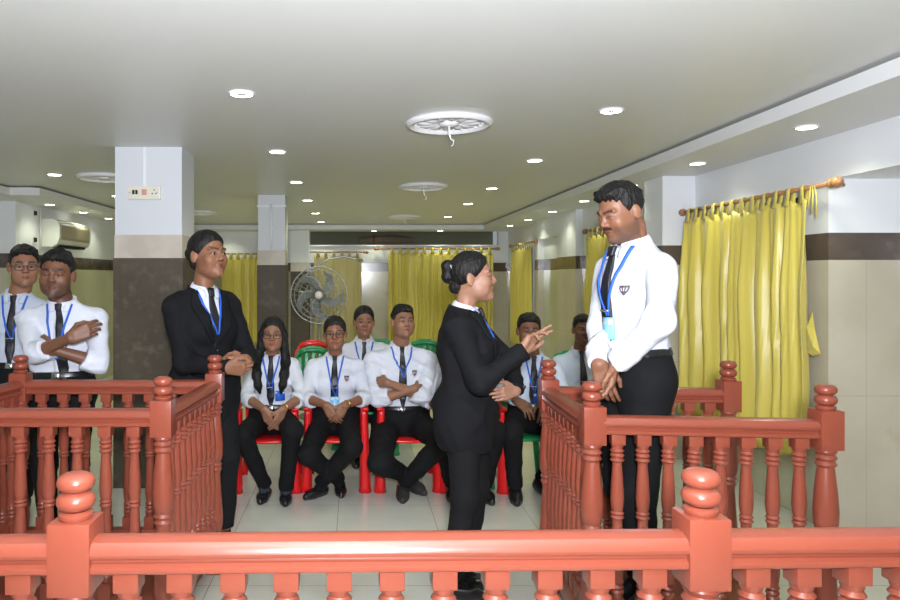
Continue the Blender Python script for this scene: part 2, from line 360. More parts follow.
# ------------------------------------------------------------------ ceiling roses with fan hooks
def rose(x, y, label, r=.25, hook=True):
    d = empty('ceiling_rose', (x, y, CH), label, 'ceiling rose', 'plaster ceiling roses')
    G().lathe([(r, 0), (r+.008, -.010), (r, -.028), (r-.02, -.034), (r-.035, -.022), (r-.04, -.012), (.001, -.010)], (x, y, CH), 48).build('plaster_disc', M['medal'], d, smooth=True, auto=.9)
    g = G()
    for k in range(12):
        a = 2*PI*k/12; ca, sa = math.cos(a), math.sin(a)
        def leaf(u, v, ca=ca, sa=sa):
            rr = .07+.125*u; wv = .030*math.sin(PI*min(1, .08+u*.9))*(v*2-1); h = -.010-.016*(1-(v*2-1)**2)*math.sin(PI*min(1, .1+.85*u))
            return (x+rr*ca-wv*sa, y+rr*sa+wv*ca, CH+h)
        g.grid(leaf, 6, 6)
    for k in range(24):
        a = 2*PI*k/24; g.lathe([(.001, -.022), (.008, -.018), (.010, -.010)], (x+(r-.05)*math.cos(a), y+(r-.05)*math.sin(a), CH), 8)
    g.lathe([(.06, -.01), (.055, -.026), (.03, -.034), (.001, -.036)], (x, y, CH), 20)
    g.build('leaf_relief', M['medal'], d, smooth=True)
    if hook: G().tube([(x, y, CH-.03), (x+.003, y, CH-.08), (x+.012, y, CH-.11), (x+.028, y, CH-.115), (x+.026, y, CH-.14), (x+.012, y, CH-.15)], [.007, .007, .004, .004, .003, .003], 6).build('fan_hook', M['trimw'], d, smooth=True)
rose(.557, 4.15, 'large ornate white ceiling rose nearest the camera, with a short hook')
rose(.69, 7.05, 'second ceiling rose, straight behind the nearest one, with hanging wire', .24)
rose(.74, 10.6, 'smallest ceiling rose, far back in the middle of the hall ceiling', .24)
rose(-2.29, 6.4, 'ceiling rose just left of the near column', .24, False)
rose(-2.2, 9.9, 'ceiling rose seen between the two columns', .24, False)

# ------------------------------------------------------------------ air conditioner on the left wall
ac = empty('air_conditioner', (-3.72, 8.75, 1.85), 'cream wall-mounted air conditioner high on the left wall', 'air conditioner')
prof = [(0, 1.86), (0, 2.19), (.14, 2.19), (.20, 2.165), (.225, 2.10), (.225, 1.97), (.20, 1.90), (.14, 1.86)]
def acp(y0, y1, grow=0):
    v = [(XL+d*(1+grow), y, z) for y in (y0, y1) for d, z in prof]; n = len(prof)
    return G().add(v, [(i, (i+1) % n, n+(i+1) % n, n+i) for i in range(n)]+[tuple(range(n)), tuple(n+i for i in range(n))[::-1]])
acp(8.28, 9.25).build('casing', M['acw'], ac)
G().grid(lambda u, v: (XL+np.interp(v, [0, .2, .75, 1], [.17, .228, .232, .17]), 8.33+.87*u, np.interp(v, [0, .2, .75, 1], [1.90, 1.955, 2.12, 2.182])), 6, 14).build('front_panel', M['acb'], ac, smooth=True)
G().box((XL+.10, 8.38, 1.853), (XL+.19, 9.15, 1.885)).build('louvre', M['dark'], ac)
tag(G().tube([(XL+.02, 8.24, 1.80), (XL+.02, 8.24, 2.31)], .012, 6).build('conduit_pipe', M['plastic'], smooth=True), 'thin pipe running down beside the air conditioner', 'pipe')
for z, l in ((2.24, 'small dark socket above the corner of the air conditioner'), (1.93, 'small dark socket beside the air conditioner, lower left')):
    s = empty('wall_socket', (XL, 8.12, z), l, 'socket', 'sockets by the air conditioner')
    G().box((XL, 8.07, z-.035), (XL+.012, 8.14, z+.035), .003).build('plate', M['plastic'], s); G().box((XL+.012, 8.08, z-.025), (XL+.03, 8.13, z+.025), .004).build('plug', M['dark'], s)

# ------------------------------------------------------------------ curtains
def curtain(a, b, ztop, zbot, label, m='curt', rl='', folds=13, amp=.045, ntab=11, seed=1, group=None, finial=True, tieback=False, flare=0, bay=0):
    """a,b: (x,y) ends of the hung cloth; rod runs along it"""
    rnd = random.Random(seed); a = V(a[0], a[1], 0); b = V(b[0], b[1], 0); L_ = np.linalg.norm(b-a); t = (b-a)/L_; nrm = V(-t[1], t[0], 0)
    if np.dot(nrm, -(a+b)/2) < 0: nrm = -nrm
    root = empty('curtain', (a+b)/2+V(0, 0, zbot), label, 'curtain', group)
    ph = [rnd.uniform(0, 6.28) for _ in range(6)]
    def off(u, v):
        k = .25+.75*min(1, v*3)
        ww = u+.012*math.sin(3*v*PI+ph[0])*v+.02*math.sin(5*u*PI+ph[4])
        d = amp*math.sin(folds*2*PI*ww+ph[1]+1.2*math.sin(2.3*PI*u+ph[3]))+amp*.4*math.sin(folds*3.3*PI*ww+ph[2]+.8*v)+amp*.35*math.sin(folds*6.1*PI*ww+ph[5])
        return k*d*.72
    def fn(u, v):
        z = ztop-.075+(zbot-ztop+.075)*v
        if v == 0: z += .012*math.sin(u*ntab*2*PI)
        if v == 1: z += .02*math.sin(u*7+ph[0])+.012*math.sin(u*23)
        return a+t*(L_*(u+flare*v*(u-.5)))+nrm*(off(u, v)+.02)+V(0, 0, z)
    g = G().grid(fn, folds*14, 30); c = g.build('cloth', M[m], root, smooth=True)
    md = c.modifiers.new('thick', 'SOLIDIFY'); md.thickness = .003
    for i in range(ntab):                                            # fabric loops over the rod
        u = (i+.5)/ntab; p = a+t*L_*u; wdt = .026; hh = rnd.uniform(-.006, .006)
        q = []
        for k in range(13):
            an = -1.9+k/12*(2*PI-2.5)+.0; an = -PI*.62+k/12*PI*1.24+PI/2
            q.append((math.cos(an)*.021, ztop+math.sin(an)*.021))
        lo = [(q[-1][0]*.9+.012, ztop-.095)]; q = [(.030+off(u, .02)*.5, ztop-.09)]+q+[(-.010, ztop-.09)]
        gg = G(); vv = []
        for d, z in q:
            tw = .8 if z > ztop-.02 else 1.25
            vv += [p+nrm*d+t*(-wdt*tw)+V(0, 0, z), p+nrm*d+t*(wdt*tw+hh)+V(0, 0, z)]
        gg.add(vv, [(2*k, 2*k+1, 2*k+3, 2*k+2) for k in range(len(q)-1)])
        tb = gg.build('tab', M[m], root, smooth=True); tb.modifiers.new('thick', 'SOLIDIFY').thickness = .004
    rd = empty('curtain_rod', (a+b)/2+V(0, 0, ztop-.02), 'wooden curtain rod '+(rl or 'carrying the '+label), 'curtain rod')
    e0, e1 = a-t*.16, b+t*.03
    G().tube([e0+V(0, 0, ztop), e1+V(0, 0, ztop)], .0135, 10).build('pole', M['rod'], rd, smooth=True)
    if finial:
        for e, d in ((e0, -t), (e1, t)):
            sc = 1.0
            pts = [(0, .014), (.008, .024), (.02, .03), (.032, .022), (.038, .018), (.045, .028), (.065, .033), (.085, .026), (.095, .012), (.10, .004)]
            G().tube([e+d*x+V(0, 0, ztop) for x, r in pts], [r*1.0 for x, r in pts], 12).build('finial', M['rod'], rd, smooth=True)
    for e in (e0+t*.05, e1-t*.02):
        G().tube([e+V(0, 0, ztop), e-nrm*.05+V(0, 0, ztop-.002), e-nrm*.12+V(0, 0, ztop)], .009, 8).build('bracket', M['rod'], rd, smooth=True)
    return root, a, b, t, nrm
r_, a, b, t, nrm = curtain((2.69, 4.13), (2.69, 5.68), 2.03, .385, 'large yellow satin curtain on the right wall, nearest the camera', seed=3, folds=9, ntab=12, amp=.05)
# hanging tie strings at its near end
g = G()
for k in range(3): g.tube([a+V(-.02, -.03-.015*k, 2.03), a+V(-.04, -.05-.03*k, 1.97), a+V(-.035, -.02-.04*k, 1.90-.03*k)], .004, 6)
g.build('tie_string', M['curt'], r_, smooth=True)
tag(G().add([(2.66, 4.07, 1.30), (2.66, 4.05, 1.20), (2.66, 4.0, 1.06), (2.66, 4.07, 1.04), (2.66, 4.10, 1.12), (2.64, 4.09, 1.20), (2.63, 4.02, 1.10), (2.64, 4.08, 1.06)], [(0, 1, 5), (1, 2, 6, 5), (2, 3, 7, 6), (3, 4, 5, 7), (0, 5, 4), (5, 6, 7), (0, 4, 3, 2, 1)]).build('curtain_tieback', M['curt']), 'small yellow fabric tieback beside the near curtain edge', 'tieback')
curtain((2.69, 6.38), (2.69, 8.1), 2.03, .385, 'yellow curtain on the right wall behind the young man standing in the dock', rl='of the second curtain on the right wall', seed=5, folds=9, ntab=11, group=None)
curtain((2.69, 10.62), (2.69, 12.0), 2.03, .385, 'farthest yellow curtain on the right wall, by the far corner', seed=8, folds=8, ntab=10)
curtain((.60, 12.66), (2.50, 12.66), 2.01, .30, 'wide yellow curtain on the back wall behind the seated man with crossed arms', rl='of the wide curtain on the back wall', seed=6, folds=11, ntab=13)
curtain((-.74, 12.66), (.12, 12.66), 1.95, .30, 'pale beige curtain on the back wall behind the pedestal fan', m='curt2', seed=9, folds=5, ntab=6, amp=.02)
curtain((-2.42, 12.66), (-1.45, 12.66), 1.92, .30, 'yellow curtain on the back wall between the two columns', seed=2, folds=7, ntab=8)

# ------------------------------------------------------------------ pedestal fan
fz = P(319, 295, 7.4); fn_ = empty('pedestal_fan', (fz[0], 7.4, 0), 'tall grey pedestal fan with five curved blades behind the seated women', 'fan')
cx, cy, cz = fz
def ring(R, y, n=40): return [(cx+R*math.cos(2*PI*k/n), cy+y, cz+R*math.sin(2*PI*k/n)) for k in range(n)]
g = G(); g.tube(ring(.30, 0), .008, 6, True)
for R in (.26, .21, .15, .09): g.tube(ring(R, -.07*(1-(R/.31)**2)**.5), .0025, 5, True); g.tube(ring(R, .07*(1-(R/.31)**2)**.5), .0025, 5, True)
for k in range(28):
    a = 2*PI*k/28
    for s in (-1, 1): g.tube([(cx+R*math.cos(a), cy+s*.07*(1-(R/.31)**2)**.5, cz+R*math.sin(a)) for R in (.04, .12, .2, .26, .30)], .0018, 4)
g.build('wire_cage', M['grille'], fn_, smooth=True)
for k in range(5):
    a0 = 2*PI*k/5+.5
    def blade(u, v):
        R = .045+.215*u; a = a0+.75*u*u+(v-.5)*(.95-.55*u)
        return (cx+R*math.cos(a), cy+(v-.5)*.05*(1-.4*u), cz+R*math.sin(a))
    o = G().grid(blade, 8, 5).build('fan_blade', M['blade'], fn_, smooth=True); o.modifiers.new('t', 'SOLIDIFY').thickness = .003
G().lathe([(.001, -.075), (.03, -.074), (.042, -.06), (.045, -.03), (.045, .02)], (cx, cy, cz), 18, 'y').build('hub', M['hub'], fn_, smooth=True)
G().lathe([(.05, .03), (.065, .06), (.065, .16), (.04, .20), (.001, .21)], (cx, cy, cz), 18, 'y').build('motor', M['blade'], fn_, smooth=True)
G().tube([(cx, cy+.10, cz-.05), (cx, cy+.10, .05)], [.018, .024], 10).build('pole', M['grille'], fn_, smooth=True)
G().tube([(cx-.26, cy+.12, cz+.05), (cx-.20, cy+.12, cz+.14), (cx-.06, cy+.12, cz+.29), (cx+.10, cy+.12, cz+.385), (cx+.26, cy+.12, cz+.41), (cx+.39, cy+.12, cz+.385), (cx+.44, cy+.12, cz+.36)], .012, 8).lathe([(.001, -.02), (.016, -.01), (.016, .01), (.001, .02)], (cx+.45, cy+.12, cz+.37), 10).tube([(cx-.26, cy+.12, cz+.05), (cx-.10, cy+.13, cz-.02), (cx, cy+.12, cz-.06)], .012, 8).build('curved_arm', M['grille'], fn_, smooth=True)
G().lathe([(.22, 0), (.22, .02), (.12, .045), (.03, .06)], (cx, cy+.10, 0), 24).build('base', M['blade'], fn_, smooth=True)

# ------------------------------------------------------------------ turned railings
def post_profile():
    return [(.030, .10), (.036, .13), (.036, .15), (.030, .16), (.036, .175), (.030, .19), (.040, .24), (.042, .28), (.034, .40), (.028, .50), (.030, .515), (.037, .525), (.030, .537), (.037, .549), (.030, .561), (.036, .572), (.041, .595), (.043, .64), (.038, .71), (.030, .785), (.028, .80),
            (.037, .812), (.029, .824), (.038, .836), (.030, .848), (.038, .860), (.034, .872)]
def ball_profile():
    p = [(.030, 1.012), (.034, 1.018), (.034, 1.024), (.026, 1.029)]
    for c, r, h in ((1.048, .0385, .0205), (1.085, .0375, .0195)):
        for k in range(9):
            a = -PI/2*.93+PI*.93*k/8; rr = (r-.012)+.012*math.cos(a)*1.0; p.append((max(.02, r*(math.cos(a)**.6)), c+h*math.sin(a)))
    return p[:-1]+[(.012, 1.104), (.001, 1.105)]
def post_mesh():
    g = G(); g.box((-.041, -.041, .0), (.041, .041, .12), .004); g.lathe(post_profile(), n=24); g.box((-.042, -.042, .868), (.042, .042, 1.012), .003)
    g.lathe(ball_profile(), n=28); return g
def baluster_mesh():
    g = G(); g.box((-.0195, -.0195, .868), (.0195, .0195, .915), .002)
    g.lathe([(.014, .22), (.016, .30), (.019, .31), (.015, .32), (.019, .33), (.015, .34), (.019, .35), (.015, .36), (.0185, .40), (.0195, .45), (.014, .575), (.015, .585), (.0195, .592), (.015, .60), (.0195, .608), (.015, .616), (.0175, .63), (.0195, .66), (.0175, .72), (.0135, .795), (.014, .80),
             (.0205, .808), (.015, .817), (.0205, .826), (.015, .835), (.0205, .844), (.015, .853), (.018, .862), (.018, .87)], n=14)
    g.box((-.019, -.019, .19), (.019, .019, .285), .002); g.v = [(x*1.3, y*1.3, z) for x, y, z in g.v]; return g
_pm = post_mesh().build('post', M['wood'], auto=.7); POSTD = _pm.data; bpy.data.objects.remove(_pm)
_bm = baluster_mesh().build('baluster', M['wood'], auto=.7); BALD = _bm.data; bpy.data.objects.remove(_bm)
def inst(name, data, loc, parent, rz=0):
    o = bpy.data.objects.new(name, data); COL.objects.link(o); o.parent = parent
    l = V(*loc)-ORG[parent.name]; o.location = l; o.rotation_euler = (0, 0, rz); return o
RAIL = [(-.029, .908), (.029, .908), (.034, .911), (.036, .917), (.035, .923), (.030, .926), (.027, .929), (.0285, .933), (.0265, .935), (.024, .9405), (.024, .9415), (.0385, .9425), (.0405, .950), (.038, .960), (.028, .971), (.010, .977), (-.010, .977), (-.028, .971), (-.038, .960), (-.0405, .950), (-.0385, .9425), (-.024, .9415), (-.024, .9405), (-.0265, .935), (-.0285, .933), (-.027, .929), (-.030, .926), (-.035, .923), (-.036, .917), (-.034, .911)]
LOWR = [(-.028, .14), (.028, .14), (.032, .15), (.032, .21), (.026, .222), (-.026, .222), (-.032, .21), (-.032, .15)]
def rail_run(root, p0, p1, nb, lower=True):
    a = V(p0[0], p0[1], 0); b = V(p1[0], p1[1], 0); t = (b-a)/np.linalg.norm(b-a); rz = math.atan2(t[1], t[0])
    G().prism(RAIL, a+t*.035, b-t*.035).build('handrail', M['wood'], root, auto=.5)
    if lower: G().prism(LOWR, a+t*.03, b-t*.03).build('lower_rail', M['wood'], root, auto=.5)
    for i in range(nb):
        q = a+(b-a)*((i+1)/(nb+1)) if not isinstance(nb, list) else None
        inst('baluster', BALD, q, root, rz)
# front balustrade: posts at the measured stations
FR = empty('balustrade', (.07, 1.43, 0), 'glossy red-brown wooden railing across the whole foreground', 'railing')
fy = lambda x: 1.43+.022*x
pf = [(-.565-1.27, fy(-1.83)), (-.565, fy(-.565)), (.714, fy(.714)), (.714+1.27, fy(1.97))]
for p in pf: inst('post', POSTD, (p[0], p[1], 0), FR, .0)
for p, q in zip(pf[:-1], pf[1:]): rail_run(FR, p, q, 11)
# the two docks
def dock(name, c, label, counts):
    """c: four corners near-left, near-right, far-right, far-left"""
    cx = sum(p[0] for p in c)/4; cy = sum(p[1] for p in c)/4
    r = empty(name, (cx, cy, 0), label, 'witness box')
    for p in c: inst('post', POSTD, (p[0], p[1], 0), r)
    for i, n in counts: rail_run(r, c[i], c[(i+1) % 4], n)
    v = []
    for z in (0, .12):
        for p in c: v.append((cx+(p[0]-cx)*.90, cy+(p[1]-cy)*.90, z))
    G().add(v, [(0, 1, 2, 3), (4, 5, 6, 7), (0, 1, 5, 4), (1, 2, 6, 5), (2, 3, 7, 6), (3, 0, 4, 7)]).build('platform', M['wood_deck'], r)
    return r
DR = [(.90, 2.66), (1.735, 2.58), (1.765, 3.31), (.925, 3.35)]
dock('witness_box', DR, 'red-brown wooden dock on the right with the young man in a white shirt inside', ((0, 8), (2, 8), (3, 9)))
DL = [(-1.79, 2.79), (-.765, 2.79), (-.713, 3.56), (-1.70, 3.56)]
dock('witness_box', DL, 'empty red-brown wooden dock on the left in front of the woman in a black suit', ((0, 8), (1, 9), (2, 8), (3, 9)))
# ------------------------------------------------------------------ implicit surfaces for figures
f32 = np.float32
def nrmz(v): v = np.asarray(v, float); return v/(np.linalg.norm(v)+1e-12)
def cone(a, b, r1, r2, clip=None):
    a = np.asarray(a, f32); b = np.asarray(b, f32); ba = b-a; L2 = float(np.dot(ba, ba))+1e-9
    def f(p):
        q = p-a; t = np.clip(q@ba/L2, 0, 1); d = np.linalg.norm(q-t[:, None]*ba, axis=1)-(r1+t*(r2-r1))
        if clip is not None: d = np.maximum(d, (p-np.asarray(clip[0], f32))@np.asarray(clip[1], f32))
        return d
    return f
def ell(c, r, R=None):
    c = np.asarray(c, f32); r = np.asarray(r, f32)
    def f(p):
        q = p-c
        if R is not None: q = q@R.astype(f32)
        k0 = np.linalg.norm(q/r, axis=1); k1 = np.linalg.norm(q/(r*r), axis=1)+1e-6
        return k0*(k0-1)/k1
    return f
def smin(a, b, k):
    h = np.maximum(k-np.abs(a-b), 0)/k; return np.minimum(a, b)-h*h*k*.25
def U(fs, k):
    def f(p):
        d = fs[0](p)
        for g in fs[1:]: d = smin(d, g(p), k)
        return d
    return f
def loc(f, c, R, s=1.0):
    c = np.asarray(c, f32); R = R.astype(f32)
    return lambda p: f((p-c)@R/f32(s))*f32(s)
def inter(f, g): return lambda p: np.maximum(f(p), g(p))
def sub(f, g): return lambda p: np.maximum(f(p), -g(p))
def grow(f, o): return lambda p: f(p)-o
def snet(f, lo, hi, h, B=4):
    lo = np.asarray(lo, float); hi = np.asarray(hi, float)
    nb = np.ceil((hi-lo)/(h*B)).astype(int)+1
    n = nb*B
    cs = [lo[i]+h*(np.arange(nb[i])*B+(B-1)/2) for i in range(3)]
    C = np.stack(np.meshgrid(*cs, indexing='ij'), -1).reshape(-1, 3).astype(f32)
    dc = f(C)
    act = np.abs(dc) < h*B*1.35
    Fd = np.repeat(np.repeat(np.repeat(dc.reshape(nb), B, 0), B, 1), B, 2).astype(f32)
    ids = np.argwhere(act.reshape(nb))
    if len(ids) == 0: return np.zeros((0, 3)), np.zeros((0, 4), int)
    o = np.stack(np.meshgrid(*[np.arange(B)]*3, indexing='ij'), -1).reshape(-1, 3)
    I = (ids[:, None, :]*B+o[None]).reshape(-1, 3)
    pts = (lo+I*h).astype(f32); vals = np.empty(len(pts), f32)
    for s in range(0, len(pts), 200000): vals[s:s+200000] = f(pts[s:s+200000])
    Fd[I[:, 0], I[:, 1], I[:, 2]] = vals
    S = Fd < 0
    c8 = sum(S[i:n[0]-1+i, j:n[1]-1+j, k:n[2]-1+k].astype(np.int8) for i in (0, 1) for j in (0, 1) for k in (0, 1))
    A = (c8 > 0) & (c8 < 8); ijk = np.argwhere(A); idx = -np.ones(A.shape, np.int64); idx[A] = np.arange(len(ijk))
    acc = np.zeros((len(ijk), 3)); cnt = np.zeros(len(ijk))
    cor = [V(i, j, k).astype(int) for i in (0, 1) for j in (0, 1) for k in (0, 1)]
    for a in cor:
        for ax in range(3):
            if a[ax]: continue
            b = a.copy(); b[ax] = 1
            va = Fd[tuple((ijk+a).T)]; vb = Fd[tuple((ijk+b).T)]; m = (va < 0) != (vb < 0)
            t = np.where(m, va/np.where(m, va-vb, 1), 0)
            acc[m] += (a+(b-a)*t[m][:, None]); cnt[m] += 1
    Vv = lo+h*(ijk+acc/cnt[:, None])
    faces = []
    for ax in range(3):
        u, v = (ax+1) % 3, (ax+2) % 3
        sl = [slice(1, n[0]-1), slice(1, n[1]-1), slice(1, n[2]-1)]; sl[ax] = slice(0, n[ax]-1); s0 = S[tuple(sl)]
        sl[ax] = slice(1, n[ax]); s1 = S[tuple(sl)]
        e = np.argwhere(s0 != s1)
        if len(e) == 0: continue
        flip = s0[tuple(e.T)]; base = e.copy(); base[:, u] += 1; base[:, v] += 1
        du = np.zeros(3, int); du[u] = 1; dv = np.zeros(3, int); dv[v] = 1
        q = np.stack([idx[tuple((base-du-dv).T)], idx[tuple((base-dv).T)], idx[tuple(base.T)], idx[tuple((base-du).T)]], 1)
        q[~flip] = q[~flip][:, ::-1]; faces.append(q)
    Fc = np.concatenate(faces); Fc = Fc[(Fc >= 0).all(1)]
    return Vv, Fc
def merge(*parts):
    v = []; f = []; n = 0
    for a, b in parts: v.append(a); f.append(b+n); n += len(a)
    return np.concatenate(v), np.concatenate(f)
def rotz(a): c, s = math.cos(a), math.sin(a); return np.array([[c, -s, 0], [s, c, 0], [0, 0, 1.]])
def rotx(a): c, s = math.cos(a), math.sin(a); return np.array([[1, 0, 0], [0, c, -s], [0, s, c.real]])
def roty(a): c, s = math.cos(a), math.sin(a); return np.array([[c, 0, s], [0, 1, 0], [-s, 0, c]])
R_ = math.radians
def wrinkle(seed, amp, fr=1.0, ani=(1, 1, 1)):
    rs = np.random.RandomState(seed); Ks = []
    for i in range(7):
        k = rs.normal(size=3); k = k/np.linalg.norm(k)*V(*ani); Ks.append(((k*rs.uniform(22, 60)*fr).astype(f32), rs.uniform(0, 6.28), rs.uniform(.5, 1)))
    K2 = [((rs.normal(size=3)*9*fr).astype(f32), rs.uniform(0, 6.28)) for _ in range(3)]
    Ks = Ks[:4]
    def f(p):
        wv = sum(np.sin(p@k+a) for k, a in K2)
        d = 0
        for k, a, w_ in Ks: d = d+w_*(1-np.abs(np.sin((p@k)*.5+a+1.1*wv)))**1.8
        return amp*(d/1.7-.55)
    return f

# ---- head in local metres: face looks along -Y, height .232 from chin to crown
def head_sdf(fem, eyeopen=1.0, mouth=0):
    j = .87 if fem else 1.0; br = .0065 if fem else .009
    E = [ell((0, .012, .035), (.073, .092, .085)), ell((0, -.028, -.030), (.060*j, .062, .078)),
         ell((0, -.052, -.088), (.026*j, .026, .022)), ell((.046*j, -.02, -.060), (.018, .04, .028)), ell((-.046*j, -.02, -.060), (.018, .04, .028))]
    base = U(E, .035)
    ch = U([ell((.040, -.060, -.022), (.022, .020, .022)), ell((-.040, -.060, -.022), (.022, .020, .022))], .01)
    brow = U([cone((.014, -.083, .026), (.048, -.070, .028), br, .007), cone((-.014, -.083, .026), (-.048, -.070, .028), br, .007)], .01)
    nose = U([cone((0, -.083, .018), (0, -.1015, -.020), .0062, .0098), ell((.0115, -.094, -.024), (.0075, .010, .0075)), ell((-.0115, -.094, -.024), (.0075, .010, .0075))], .008)
    lips = U([cone((-.017, -.083, -.053), (.017, -.083, -.053), .004, .004), ell((0, -.0875, -.0505), (.017, .008, .0052)), ell((0, -.0865, -.0595), (.015, .0085, .0065))], .004)
    chin = ell((0, -.076, -.090), (.020, .016, .016))
    sock = U([ell((.031, -.103, .004), (.018, .022, .012)), ell((-.031, -.103, .004), (.018, .022, .012))], .004)
    lids = U([ell((.031, -.0745, .004), (.0165, .0135, .0135)), ell((-.031, -.0745, .004), (.0165, .0135, .0135))], .002)
    eo = (.0070 if fem else .0060)*eyeopen
    slot = U([ell((.031, -.092, .003), (.0145, .014, eo)), ell((-.031, -.092, .003), (.0145, .014, eo))], .001)
    ears = U([ell((s*.078, .012, -.004), (.009, .019, .031), rotz(R_(s*-25))) for s in (1, -1)], .002)
    mline = cone((-.019, -.096, -.0552), (.019, -.096, -.0552), .0022, .0022)
    philt = cone((0, -.099, -.037), (0, -.097, -.046), .0015, .002)
    def f(p):
        d = smin(base(p), ch(p), .03); d = smin(d, brow(p), .014); d = smin(d, chin(p), .02)
        a = sock(p); h = np.maximum(.010-np.abs(d+a), 0)/.010; d = np.maximum(d, -a)+h*h*.010*.25
        d = smin(d, lids(p), .004); d = smin(d, nose(p), .010); d = smin(d, lips(p), .006)
        d = smin(d, ears(p), .008)
        d = np.maximum(d, -slot(p)); d = np.maximum(d, -mline(p)); return d
    return f
def head_color(q, skin, fem, beard=0, kohl=1, lipc=None, lash=1, mus=0):
    """q: local head coords of vertices -> albedo"""
    q = q.astype(float); c = np.tile(np.array(skin, float), (len(q), 1)); ax = np.abs(q[:, 0])
    def mixc(m, col):
        m = np.clip(m, 0, 1)[:, None]; c[:] = c*(1-m)+np.array(col)*m
    front = q[:, 1] < -.04
    mixc(.25*np.exp(-((ax-.042)**2/.0003+(q[:, 2]+.025)**2/.0004))*front, (skin[0]*1.25, skin[1]*.8, skin[2]*.75))
    if beard:
        b = (q[:, 2] < -.030) & (q[:, 1] < .02) & (q[:, 2] > -.13)
        mm = b*np.clip((-.030-q[:, 2])/.02, 0, 1)*np.clip((ax/.04)**1.5+((q[:, 2] < -.070)*.8), 0, 1)*beard
        mixc(mm, (.045, .03, .025))
    if mus or beard:
        mixc(front*np.clip(1.3-((q[:, 2]+.0415)/.0062)**2, 0, 1)*(ax < .026)*(mus if mus else beard), (.02, .014, .012))
    lc = lipc or (skin[0]*.85, skin[1]*.48, skin[2]*.50)
    mixc(front*np.clip(1.6-((q[:, 0]/.0205)**2+((q[:, 2]+.0555)/.0105)**2)*1.4, 0, 1)*(q[:, 1] < -.078), lc)
    mixc(front*(((q[:, 0]/.018)**2+((q[:, 2]+.0552)/.0022)**2) < 1)*.6, (.05, .02, .02))
    bz = .0245+.006*np.sin(np.clip((ax-.012)/.042, 0, 1)*PI*.8)
    wd = (.0031 if fem else .0042)
    mixc(front*(ax > .011)*(ax < .050)*np.clip(1.6-np.abs(q[:, 2]-bz)/wd, 0, 1)*.92, (.012, .009, .008))
    e = np.sqrt(((ax-.031)/.0165)**2+((q[:, 2]-.003)/.0072)**2)
    mixc(front*(np.clip(1-np.abs(e-1.05)/.30, 0, 1))*(q[:, 2] > .001)*.9*kohl, (.015, .010, .010))
    mixc(front*(np.clip(1-np.abs(e-1.05)/.22, 0, 1))*(q[:, 2] <= .001)*.4*kohl, (.03, .02, .02))
    mixc((np.sqrt(((ax-.0085)/.004)**2+((q[:, 2]+.030)/.003)**2) < 1)*front*.7, (.06, .03, .02))
    return c.astype(f32)
def uvsphere(c, r, R, n=14, gaze=(0, -1, 0), iris=.40):
    vs_ = []; fc = []; g = nrmz(gaze); cols = []
    for i in range(n+1):
        th = PI*i/n
        for k in range(n*2):
            a = 2*PI*k/(n*2); d = V(math.sin(th)*math.cos(a), math.sin(th)*math.sin(a), math.cos(th)); vs_.append(d)
    A = np.array(vs_); m = 2*n
    for i in range(n):
        for k in range(m): fc.append((i*m+k, (i+1)*m+k, (i+1)*m+(k+1) % m, i*m+(k+1) % m))
    dt = A@g; ang = np.arccos(np.clip(dt, -1, 1)); col = np.tile(V(.26, .24, .23), (len(A), 1))
    col[ang < .78] = V(.035, .018, .010); col[ang < .36] = V(.003, .003, .003)
    W = (A*r)@R.T+c
    return W, np.array(fc), col

def hand_sdf(w, D, N, right=True, s=1.0, curl=(.35, .4, .45, .5), thumb=.5, spread=.05, base=(0, 0, 0, 0)):
    """w wrist, D finger direction, N palm normal"""
    D = nrmz(D); N = nrmz(np.asarray(N)-D*np.dot(N, D)); S = np.cross(D, N)*(1 if right else -1)
    def at(x, y, z=0): return w+s*(D*x+S*y+N*z)
    fs = []
    for i, (kx, ky) in enumerate(((.088, .027), (.091, .009), (.086, -.010), (.078, -.027))):
        fs.append(cone(at(.004, ky*.62), at(kx, ky), .0155*s, .0115*s))
    fs.append(cone(at(.02, .018, .008), at(.055, .026, .008), .014*s, .011*s)); fs.append(cone(at(.025, -.018, .006), at(.06, -.022, .006), .013*s, .010*s))
    palm = U(fs, .010*s)
    fin = []
    Ls = ((.043, .026, .021), (.048, .030, .022), (.044, .028, .021), (.034, .021, .019))
    for i, (kx, ky) in enumerate(((.088, .027), (.091, .009), (.086, -.010), (.078, -.027))):
        p = at(kx-.006, ky); a = base[i]+curl[i]*.8; sp = (1.2-i*.8)*spread
        ch = []; rr = (.0092, .0084, .0078, .0068)
        if i == 3: rr = (.0080, .0074, .0068, .006)
        for q, L_ in enumerate(Ls[i]):
            d = nrmz((D*math.cos(sp)+S*math.sin(sp))*math.cos(a)+N*math.sin(a)); p2 = p+d*L_*s
            ch.append(cone(p, p2, rr[q]*s, rr[q+1]*s)); p = p2; a += curl[i]*(1.15 if q == 0 else .7)
        fin.append(U(ch, .002))
    t0 = at(.018, .022, .004); t1 = at(.050, .047, .006+.012*thumb); d = nrmz(D*.80+S*(.55-.65*thumb)+N*.35*thumb); t2 = t1+d*.032*s; d2 = nrmz(D*.9+S*(.30-.8*thumb)+N*.4*thumb); t3 = t2+d2*.026*s
    th = U([cone(t0, t1, .0145*s, .0115*s), cone(t1, t2, .0110*s, .0095*s), cone(t2, t3, .0095*s, .0075*s)], .006)
    def f(p):
        d = palm(p)
        for g in fin: d = smin(d, g(p), .004*s)
        return smin(d, th(p), .008*s)
    tips = t3
    return f, at
